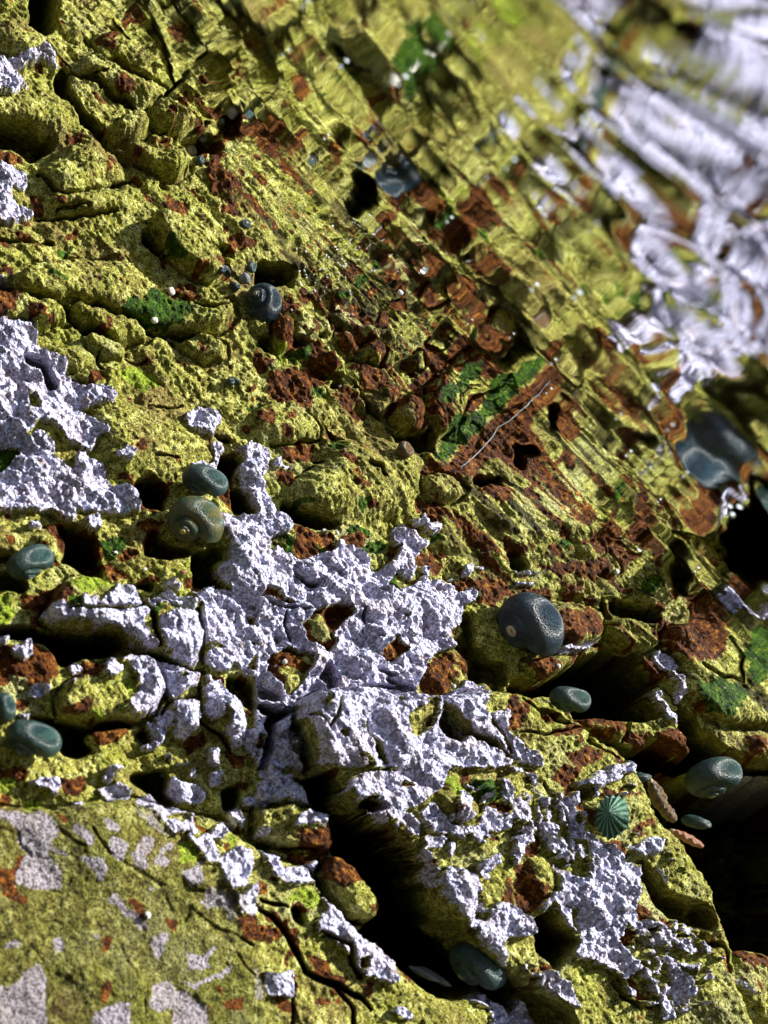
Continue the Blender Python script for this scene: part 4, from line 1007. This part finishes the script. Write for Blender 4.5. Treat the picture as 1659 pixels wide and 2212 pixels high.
MOUTH = foot_mat()
GS = 'turban snails on the rock'
SNAILS = [
 # x, y, radius px, apex direction, lean, spin, material, squash, sink, label
 (557, 656, 50, 130, 38, 20, BLUE, (1, 1, 1.0), 0.30, 'round dark snail with a pale worn tip beside the small black cave'),
 (421, 1058, 52, 235, 62, 10, TEAL, (1, 0.85, 0.9), 0.05, 'dark teal snail tucked under a lilac ledge behind the banded snail'),
 (402, 1142, 66, 232, 36, 0, OLIV, (1, 1, 1.0), 0.40, 'banded olive snail with its coiled orange tip in full view'),
 (58, 1240, 54, 285, 66, -10, TEAL, (1, 0.8, 0.9), 0.05, 'smooth teal snail at the left edge in front of a dark hollow'),
 (-4, 1528, 34, 180, 60, 10, TEAL, (1, 1, 1), 0.1, 'teal snail cut off by the left edge of the picture'),
 (52, 1612, 60, 238, 66, 0, TEAL, (1.05, 0.82, 0.9), 0.2, 'teal snail with a bright rim lowest along the left edge'),
 (1112, 1362, 76, 205, 44, 15, BLUE, (1.0, 0.95, 1.1), 0.35, 'largest dark blue snail with olive patches right of the big lilac crust'),
 (1206, 1524, 46, 248, 70, 0, TEAL, (1.0, 0.72, 0.9), 0.2, 'smooth grey teal snail on the rim of the black hollow'),
 (1528, 1698, 62, 282, 64, 0, TEAL, (1.05, 0.85, 0.9), 0.9, 'blue teal snail hanging in the black hollow at the right'),
 (1008, 2092, 62, 228, 60, 10, TEAL, (1.1, 0.85, 0.95), 0.9, 'pale striped teal snail deep at the bottom end of the black crack'),
]
proto = None
for (x, y, rp, ad, ln, sp, mt, sq, sink, lab) in SNAILS:
    p = surf(x, y)
    h0 = 0
    if sink > 0.8:                                   # sits on the shaft wall, not on its floor
        s, q = to_plane(x, y, 0.004)
        p = Vector(P0 + s * np.array([1.0, 0, 0]) + q * EQ + 0.004 * NRM)
    sc = px_size(p, rp * 1.12)
    c = p + Vector(NRM) * sc * (0.55 - sink * 0.5 if sink < 0.8 else 0.1)
    root = bpy.data.objects.new('turban_snail', None)
    COL.objects.link(root)
    place(root, c, sc, ad, ln, sp, sq)
    tag(root, lab, 'snail', GS)
    v, f, at = turban(expand=1.72, T=1.35) if rp > 72 else turban()
    cut = int(2.6 * 44) * 28
    body = [q_ for q_ in f if max(q_) < cut + 28 or len(q_) == 3 and max(q_) < len(v) - 1]
    spire = [q_ for q_ in f if q_ not in set(body)]
    o = add_mesh('shell', v, [q_ for q_ in body if len(q_) == 4], mt, root, at)
    o2 = add_mesh('spire', v, spire, mt, root, at)
    o3 = add_mesh('aperture', v, [q_ for q_ in f if len(q_) == 3 and max(q_) < len(v) - 1], MOUTH, root, at)

# limpet with radial ribs
def limpet(nr=64, nz=14):
    v, f = [], []
    for i in range(nz + 1):
        t_ = i / nz
        for j in range(nr):
            a = 2 * math.pi * j / nr
            rib = 1 + (0.07 * math.sin(a * 17) + 0.03 * math.sin(a * 5 + 1)) * t_
            r = t_ * rib
            z = 0.62 * (1 - t_ ** 1.35) + 0.045 * math.sin(a * 17) * t_ + 0.012 * math.sin(t_ * 40)
            v.append((r * math.cos(a) - 0.12 * (1 - t_), 0.82 * r * math.sin(a), z))
    for i in range(nz):
        for j in range(nr):
            a = i * nr + j; b = i * nr + (j + 1) % nr
            f.append((a, a + nr, b + nr, b))
    return v, f


def limpet_mat():
    m, t, N, Lk, b = mat('ribbed_green_limpet')
    oc = N.new('ShaderNodeTexCoord').outputs['Object']
    sep = N.new('ShaderNodeSeparateXYZ'); Lk.new(oc, sep.inputs[0])
    ang = math_(t, 'ARCTAN2', math_(t, 'MULTIPLY', sep.outputs[1], 1.22), math_(t, 'ADD', sep.outputs[0], 0.05))
    n = tex(t, 'noise', 7, 4, 0.7, oc).outputs[0]
    s = math_(t, 'SINE', math_(t, 'ADD', math_(t, 'MULTIPLY', ang, 17.0), math_(t, 'MULTIPLY', n, 3.0)))
    c = ramp(t, math_(t, 'ADD', math_(t, 'MULTIPLY', s, 0.4), 0.5), [(0.15, (0.006, 0.045, 0.030)), (0.55, (0.03, 0.17, 0.10)), (0.85, (0.18, 0.38, 0.24))])
    c = mix(t, ramp(t, n, [(0.55, (0, 0, 0)), (0.7, (0.7, 0.7, 0.7))]), c, (0.10, 0.16, 0.05))
    Lk.new(c, b.inputs['Base Color']); b.inputs['Roughness'].default_value = 0.5
    bump(t, n, 0.6, 0.06, b)
    return m


p = surf(1312, 1766)
v, f = limpet()
lo = add_mesh('limpet', v, f, limpet_mat())
place(lo, p + Vector(NRM) * 0.0025, px_size(p, 46), 150, 22, 15)
tag(lo, 'green limpet with radiating ribs on the right flank of the long boulder', 'limpet')

# spindle shells and shards in the dark hollow at right
def spindle(turns=5.0, fatness=0.42, n=90, ring=22):
    v, f, at = [], [], []
    for i in range(n + 1):
        t_ = i / n
        z = 1 - 2 * t_
        env = (math.sin(math.pi * min(t_ * 0.86 + 0.02, 1)) ** 0.8) * fatness
        for j in range(ring):
            a = 2 * math.pi * j / ring
            whorl = 1 + 0.09 * math.cos(2 * math.pi * turns * t_ ** 0.7 * 1.0 + a) + 0.05 * math.cos(9 * a)
            v.append((env * whorl * math.cos(a), env * whorl * math.sin(a), z)); at.append((t_ * 3, a, 0.0 if t_ > 0.12 else 1.0))
    for i in range(n):
        for j in range(ring):
            a = i * ring + j; b = i * ring + (j + 1) % ring
            f.append((a, a + ring, b + ring, b))
    f.append(tuple(range(ring)));  f.append(tuple(reversed(range(n * ring, (n + 1) * ring))))
    return v, f, at


def at_depth(x, y, h):
    s, q = to_plane(x, y, h)
    return Vector(P0 + s * np.array([1.0, 0, 0]) + q * EQ + h * NRM)


def put(name, geo, mt, pos, rp, ad, ln, spn, sq, lab, cat, group=None):
    o = add_mesh(name, geo[0], geo[1], mt, None, geo[2] if len(geo) > 2 else None)
    place(o, pos, px_size(pos, rp), ad, ln, spn, sq)
    return tag(o, lab, cat, group)


SP = spindle()
put('whelk', SP, BROWN, at_depth(1420, 1718, 0.001), 40, 115, 80, 0, (1, 1, 1), 'brown ribbed whelk upright at the edge of the black hollow', 'whelk', 'whelks at the right hollow')
put('whelk', SP, BROWN, at_depth(1440, 1752, 0.002), 30, 130, 80, 70, (1.1, 1.1, 0.9), 'short brown whelk with a pale tip directly below the upright whelk', 'whelk', 'whelks at the right hollow')
put('whelk', SP, PINK, at_depth(1483, 1810, 0.0), 38, 152, 84, 30, (0.62, 0.62, 1), 'slim pink brown whelk pointing right in the black hollow', 'whelk', 'whelks at the right hollow')


def shard(seed, n=18):
    """a curved flake of shell with real thickness"""
    r_ = random.Random(seed)
    out = [(math.cos(2 * math.pi * i / n) * (1 + r_.uniform(-.12, .12)), 0.42 * math.sin(2 * math.pi * i / n) * (1 + r_.uniform(-.12, .12))) for i in range(n)]
    v, f = [], []
    rings = (0.0001, 0.35, 0.7, 1.0)
    for side in (0, 1):
        for k in rings:
            for (a, b) in out:
                z = 0.30 * (1 - (a * k) ** 2 * 0.7 - (b * k / 0.42) ** 2 * 0.6)
                v.append((a * k, b * k, z - side * 0.06))
    nr = len(rings)
    for side in (0, 1):
        for k in range(nr - 1):
            for j in range(n):
                o = (side * nr + k) * n
                q_ = (o + j, o + n + j, o + n + (j + 1) % n, o + (j + 1) % n)
                f.append(q_ if side == 0 else q_[::-1])
    o = (nr - 1) * n; o2 = (2 * nr - 1) * n
    for j in range(n): f.append((o + j, o2 + j, o2 + (j + 1) % n, o + (j + 1) % n))
    return v, f, [(x, y * 3, 0.0) for (x, y, z) in v]


put('shell_shard', shard(3), TEAL, at_depth(1503, 1777, 0.0), 34, 120, 25, -42, (1, 1, 1), 'green flake of shell in the black hollow above the pink whelk', 'shell shard', 'flakes of shell')
put('shell_shard', shard(5), TEAL, at_depth(1378, 1680, 0.001), 30, 120, 20, -30, (1, 0.9, 1), 'dark green flake of shell on the rim above the upright whelk', 'shell shard', 'flakes of shell')
put('shell_shard', shard(8), GREY, at_depth(915, 2105, -0.003), 40, 120, 20, -58, (1, 0.45, 1), 'thin pale flake, the outer of two beside the striped snail', 'shell shard', 'flakes of shell')
put('shell_shard', shard(9), GREY, at_depth(938, 2110, -0.004), 44, 120, 20, -62, (1, 0.45, 1), 'thin pale flake, the nearer of two beside the striped snail', 'shell shard', 'flakes of shell')
put('shell_shard', shard(11), GREY, at_depth(1578, 2118, 0.0), 52, 100, 25, -50, (1, 0.7, 1), 'grey flake of shell on the far lower edge of the long boulder', 'shell shard', 'flakes of shell')


def pebble(seed, n=20, m_=14):
    r_ = random.Random(seed)
    ph = [r_.uniform(0, 6.28) for _ in range(6)]
    v, f = [], []
    for i in range(m_ + 1):
        t_ = math.pi * i / m_
        for j in range(n):
            a = 2 * math.pi * j / n
            x, y, z = math.sin(t_) * math.cos(a), math.sin(t_) * math.sin(a), math.cos(t_)
            k = 1 + 0.08 * math.sin(3 * x + ph[0]) + 0.07 * math.sin(4 * y + ph[1]) + 0.06 * math.sin(5 * z + ph[2]) + 0.05 * math.sin(4 * (x + y + z) + ph[3])
            v.append((x * k, y * k * 0.85, z * k * 0.7))
    for i in range(m_):
        for j in range(n):
            a = i * n + j; b = i * n + (j + 1) % n
            f.append((a, a + n, b + n, b))
    return v, f, [(x, y, 0.0) for (x, y, z) in v]


PEB = [  # x y r material squash label
 (541, 577, 13, TEAL, 'green pebble in the mouth of the small black cave'),
 (529, 606, 14, GREY, 'pale grey pebble below the green pebble in the cave mouth'),
 (508, 621, 12, BLUE, 'dark pebble against the left side of the pale tipped snail'),
 (412, 331, 15, PALE, 'whitish pebble in the dark pocket near the top'),
 (432, 352, 12, TEAL, 'green grey pebble under the whitish one in the dark pocket'),
 (438, 300, 10, GREY, 'small grey pebble at the back of the dark pocket'),
 (371, 632, 9, PALE, 'white chip beside the dark green algae on the flat boulder'),
 (333, 697, 9, PALE, 'white chip in the crack below the dark green algae'),
 (870, 976, 20, BROWN, 'dark brown rounded lump on top of the olive hump'),
 (353, 1676, 9, GREY, 'round grey bead in the dark gap at lower left'),
 (1333, 1236, 7, PALE, 'pale speck of shell on the mossy rock at right'),
 (478, 265, 13, GREY, 'pale long pebble leaning at the right of the dark pocket'),
]
for k, (x, y, r_, mt, lab) in enumerate(PEB):
    pp = surf(x, y)
    sq = (1.5, 0.8, 0.9) if 'long' in lab else (1, 1, 1)
    put('pebble', pebble(k), mt, pp + Vector(NRM) * px_size(pp, r_ * 0.4), r_, 100 + 37 * k, 15, 60, sq, lab, 'pebble', 'pebbles')

# small snails and beads
def small_snail(x, y, rp, mt, lab, group, ad=110):
    pp = surf(x, y)
    v, f, at = turban(3.0, 2.1, 1.6, 0.8, 18, 12, 1.25)
    o = put('periwinkle', (v, f, at), mt, pp + Vector(NRM) * px_size(pp, rp * 0.5), rp, ad, 45, 40 * (x % 7), (1, 1, 1), lab, 'periwinkle', group)
    return o


PG = 'small snails scattered on the rock'
small_snail(494, 829, 18, TEAL, 'small dark teal snail on the olive rock above the oval lilac patch', PG)
small_snail(480, 588, 20, BLUE, 'small blue grey snail at the left wall of the black cave', PG, 90)
small_snail(531, 490, 18, BLUE, 'small blue snail high above the black cave', PG, 60)
small_snail(697, 1144, 6, PALE, 'white bead snail, left of two under the olive hump', PG)
small_snail(729, 1150, 6, PALE, 'white bead snail, right of two under the olive hump', PG)
small_snail(615, 1427, 9, PALE, 'larger cream bead snail on the rust pocket left of the crust centre', PG)
small_snail(596, 1437, 5, PALE, 'tiny cream bead snail left of the larger cream one', PG)
small_snail(981, 1481, 6, PALE, 'pale bead snail at the lower edge of the brown oval pocket', PG)
small_snail(1206, 1439, 7, PALE, 'pinkish white bead snail on the dark rust stone', PG)
small_snail(397, 1237, 8, PINK, 'orange bead snail below the banded snail', PG)
small_snail(313, 1231, 6, PALE, 'white bead snail left of the orange one below the banded snail', PG)
small_snail(248, 1193, 6, PALE, 'white bead snail left of the shadow of the banded snail', PG)
small_snail(590, 606, 8, PALE, 'white bead snail on the floor of the black cave', PG)
small_snail(650, 615, 6, PALE, 'white bead snail right of the black cave', PG)
small_snail(668, 735, 6, PINK, 'orange bead snail right of the rust red wedge', PG)
small_snail(843, 976, 6, PINK, 'pink bead snail touching the dark brown lump', PG)
small_snail(733, 836, 6, PALE, 'pale bead snail on the rust film below the rubble', PG)
small_snail(743, 969, 6, PINK, 'pink bead snail at the top left of the olive hump', PG)
small_snail(593, 1796, 6, PINK, 'orange bead snail on the brown stone with lilac rim', PG)
small_snail(317, 1974, 10, PALE, 'pale round snail on the lower left boulder', PG)
small_snail(1381, 1241, 8, PALE, 'white ring shaped snail on the mossy rock at right', PG)
small_snail(998, 1740, 7, PINK, 'red brown bead snail on the olive knob of the long boulder', PG)

# sand grains of shell round the cave, too alike to tell apart
gv, gf, ga = pebble(77, 8, 6)
gm = None
rg = random.Random(21)
for k in range(46):
    x = rg.gauss(700, 34); y = rg.gauss(590, 55)
    pp = surf(x, y)
    o = bpy.data.objects.new('shell_grain', gm) if gm else add_mesh('shell_grain', gv, gf, PALE, None, ga)
    if gm: COL.objects.link(o)
    gm = o.data
    r_ = rg.uniform(1.6, 3.4)
    place(o, pp + Vector(NRM) * px_size(pp, r_ * 0.4), px_size(pp, r_), rg.uniform(0, 360), rg.uniform(0, 80))
    tag(o, 'tiny white grain of shell right of the small black cave', 'shell grain', 'white shell grains beside the cave')

# ------------------------------------------------------------------ strands
def strand(name, pix, rpx, mt, lab, cat, lift_=0.0015, group=None):
    P = [surf(x, y) + Vector(NRM) * lift_ for x, y in pix]
    P = [Vector(np.mean([P[max(i - 1, 0)], P[i], P[min(i + 1, len(P) - 1)]], axis=0)) for i in range(len(P))]
    fine = []
    for a, b in zip(P[:-1], P[1:]):
        for k in range(6): fine.append(a.lerp(b, k / 6))
    fine.append(P[-1])
    v, f = [], []
    n = len(fine); rg_ = 6
    for i, c in enumerate(fine):
        d = (fine[min(i + 1, n - 1)] - fine[max(i - 1, 0)]).normalized()
        s1 = d.cross(Vector(NRM)).normalized(); s2 = d.cross(s1)
        rr = px_size(c, rpx) * (0.25 + 0.75 * math.sin(math.pi * (i + 0.5) / (n + 0.5)) ** 0.5)
        for j in range(rg_):
            a = 2 * math.pi * j / rg_
            v.append(c + s1 * rr * math.cos(a) + s2 * rr * math.sin(a))
    for i in range(n - 1):
        for j in range(rg_):
            a = i * rg_ + j; b = i * rg_ + (j + 1) % rg_
            f.append((a, b, b + rg_, a + rg_))
    f.append(tuple(reversed(range(rg_)))); f.append(tuple(range((n - 1) * rg_, n * rg_)))
    o = add_mesh(name, v, f, mt)
    return tag(o, lab, cat, group)


def plain(name, c, rough=0.5, metal=0.0, spots=None):
    m, t, N, Lk, b = mat(name)
    oc = N.new('ShaderNodeNewGeometry').outputs['Position']
    n = tex(t, 'noise', 600, 3, 0.6, oc).outputs[0]
    Lk.new(ramp(t, n, [(0.35, tuple(x * 0.55 for x in c)), (0.65, c)]), b.inputs['Base Color'])
    b.inputs['Roughness'].default_value = rough; b.inputs['Metallic'].default_value = metal
    return m


THREAD = plain('pale_thread', (0.10, 0.11, 0.11)); DARKB = plain('dark_blade', (0.012, 0.012, 0.010)); STRAW = plain('straw_blade', (0.42, 0.40, 0.17))
strand('thread', [(1081, 905), (1074, 930), (1062, 948), (1045, 962), (1030, 978), (1018, 992), (1003, 1006), (985, 1018)], 1.4, THREAD, 'pale thread lying across the red brown gap by the waterline', 'thread')
strand('grass_blade', [(1524, 1322), (1545, 1342), (1565, 1362), (1590, 1384)], 4.0, DARKB, 'short black grass blade lying along the waterline at right', 'grass blade', 0.003, 'grass blades at right')
strand('grass_blade', [(1528, 1332), (1570, 1372), (1610, 1408), (1659, 1450)], 1.8, DARKB, 'long thin black grass blade running to the right edge', 'grass blade', 0.003, 'grass blades at right')
strand('grass_blade', [(1535, 1326), (1580, 1366), (1625, 1402), (1670, 1440)], 5.0, STRAW, 'broad straw green grass blade above the black ones', 'grass blade', 0.002, 'grass blades at right')

# ------------------------------------------------------------------ the water surface, seen from below
def water():
    xs = np.concatenate([-np.geomspace(8, 0.5, 14), np.arange(-0.45, 0.4501, 0.0020), np.geomspace(0.5, 8, 14)])
    ys = np.concatenate([-np.geomspace(8, 0.3, 14), np.arange(-0.25, 0.4801, 0.0020), np.geomspace(0.5, 8, 14)])
    X, Y = np.meshgrid(xs, ys)
    x = X.ravel(); y = Y.ravel()
    core = sstep(0.5, 0.35, np.abs(x)) * sstep(0.7, 0.5, np.abs(y))
    z = 0.00020 * noise(x * 26, y * 34, 301) + 0.00009 * noise(x * 62 + 1.5 * noise(x * 20, y * 20, 307), y * 70, 302) + 0.000022 * noise(x * 150, y * 90, 303)
    for cx_, cy_, lam, am in ((0.05, 0.12, 0.026, 0.00009), (-0.03, 0.08, 0.016, 0.00005), (0.09, 0.17, 0.013, 0.00004)):
        r = np.hypot(x - cx_, y - cy_)
        z = z + am * np.sin(2 * math.pi * r / lam) * np.exp(-((r - 0.03) / 0.06) ** 2)
    z = z * core * (0.25 + 0.75 * sstep(0.42, 0.30, y) + 1.5 * sstep(0.24, 0.10, y))
    nx, ny = len(xs), len(ys)
    id_ = np.arange(nx * ny).reshape(ny, nx)
    q = np.stack([id_[:-1, :-1], id_[:-1, 1:], id_[1:, 1:], id_[1:, :-1]], axis=-1).reshape(-1, 4)
    me = bpy.data.meshes.new('water')
    me.vertices.add(nx * ny); me.vertices.foreach_set('co', np.stack([x, y, z], 1).astype(np.float32).ravel())
    me.loops.add(q.size); me.loops.foreach_set('vertex_index', q.ravel().astype(np.int32))
    me.polygons.add(len(q)); me.polygons.foreach_set('loop_start', (np.arange(len(q)) * 4).astype(np.int32))
    me.update(calc_edges=True)
    me.polygons.foreach_set('use_smooth', np.ones(len(q), bool))
    m = bpy.data.materials.new('water'); m.use_nodes = True
    t = m.node_tree; N = t.nodes; N.clear()
    o_ = N.new('ShaderNodeOutputMaterial'); mx = N.new('ShaderNodeMixShader'); tr = N.new('ShaderNodeBsdfTransparent'); gl = N.new('ShaderNodeBsdfGlossy'); fr = N.new('ShaderNodeFresnel')
    gl.inputs['Roughness'].default_value = 0.034; gl.inputs['Color'].default_value = (0.97, 0.99, 0.98, 1)
    tr.inputs['Color'].default_value = (0.97, 0.99, 1.0, 1); fr.inputs['IOR'].default_value = 1.333
    t.links.new(fr.outputs[0], mx.inputs[0]); t.links.new(tr.outputs[0], mx.inputs[1]); t.links.new(gl.outputs[0], mx.inputs[2]); t.links.new(mx.outputs[0], o_.inputs[0])
    geo = N.new('ShaderNodeNewGeometry'); mp = N.new('ShaderNodeMapping'); mp.inputs['Scale'].default_value = (420, 90, 1)
    n = N.new('ShaderNodeTexNoise'); n.inputs['Scale'].default_value = 1.0; n.inputs['Detail'].default_value = 1.5
    t.links.new(geo.outputs['Position'], mp.inputs[0]); t.links.new(mp.outputs[0], n.inputs['Vector'])
    b = N.new('ShaderNodeBump'); b.inputs['Strength'].default_value = 1.0; b.inputs['Distance'].default_value = 0.00003
    t.links.new(n.outputs[0], b.inputs['Height']); t.links.new(b.outputs[0], gl.inputs['Normal'])
    me.materials.append(m)
    o = bpy.data.objects.new('water', me); COL.objects.link(o)
    return tag(o, 'rippled water surface seen from below, mirroring the rock', 'water', kind='structure')


water()

# air bubbles under the surface
BUB = plain('silvery_bubble', (0.86, 0.93, 1.0), 0.12, 0.15)
bv, bf, ba = pebble(5, 16, 10)
bm = None
for (x, y, r_) in [(735, 145, 6), (652, 15, 5), (858, 183, 7), (1080, 285, 6), (1230, 290, 7), (1090, 365, 6), (1036, 397, 3), (865, 632, 8), (1147, 627, 6), (1238, 645, 8), (1190, 787, 4),
                   (1562, 1108, 7), (1580, 1112, 8), (1440, 930, 4), (1475, 1030, 4), (965, 480, 4), (905, 590, 3), (1010, 700, 3), (1100, 730, 3), (1330, 905, 3), (1395, 1020, 3), (700, 300, 4), (610, 120, 4), (1270, 500, 4), (1352, 985, 4), (1500, 1235, 4), (1420, 1085, 3), (1180, 850, 3)]:
    d = Vector(ray(x, y))
    tz = (-0.0006 - r_ * 0.00008 - CAM[2]) / d.z if d.z > 0.02 else 0.3
    pos = Vector(CAM) + d * min(tz, 0.33)
    o = bpy.data.objects.new('air_bubble', bm) if bm else add_mesh('air_bubble', bv, bf, BUB)
    if bm: COL.objects.link(o)
    bm = o.data
    sc = r_ * pos.y / F * 0.85
    o.location = pos; o.scale = (sc, sc, sc)
    tag(o, 'tiny silvery air bubble floating just under the water surface', 'air bubble', 'air bubbles under the surface')
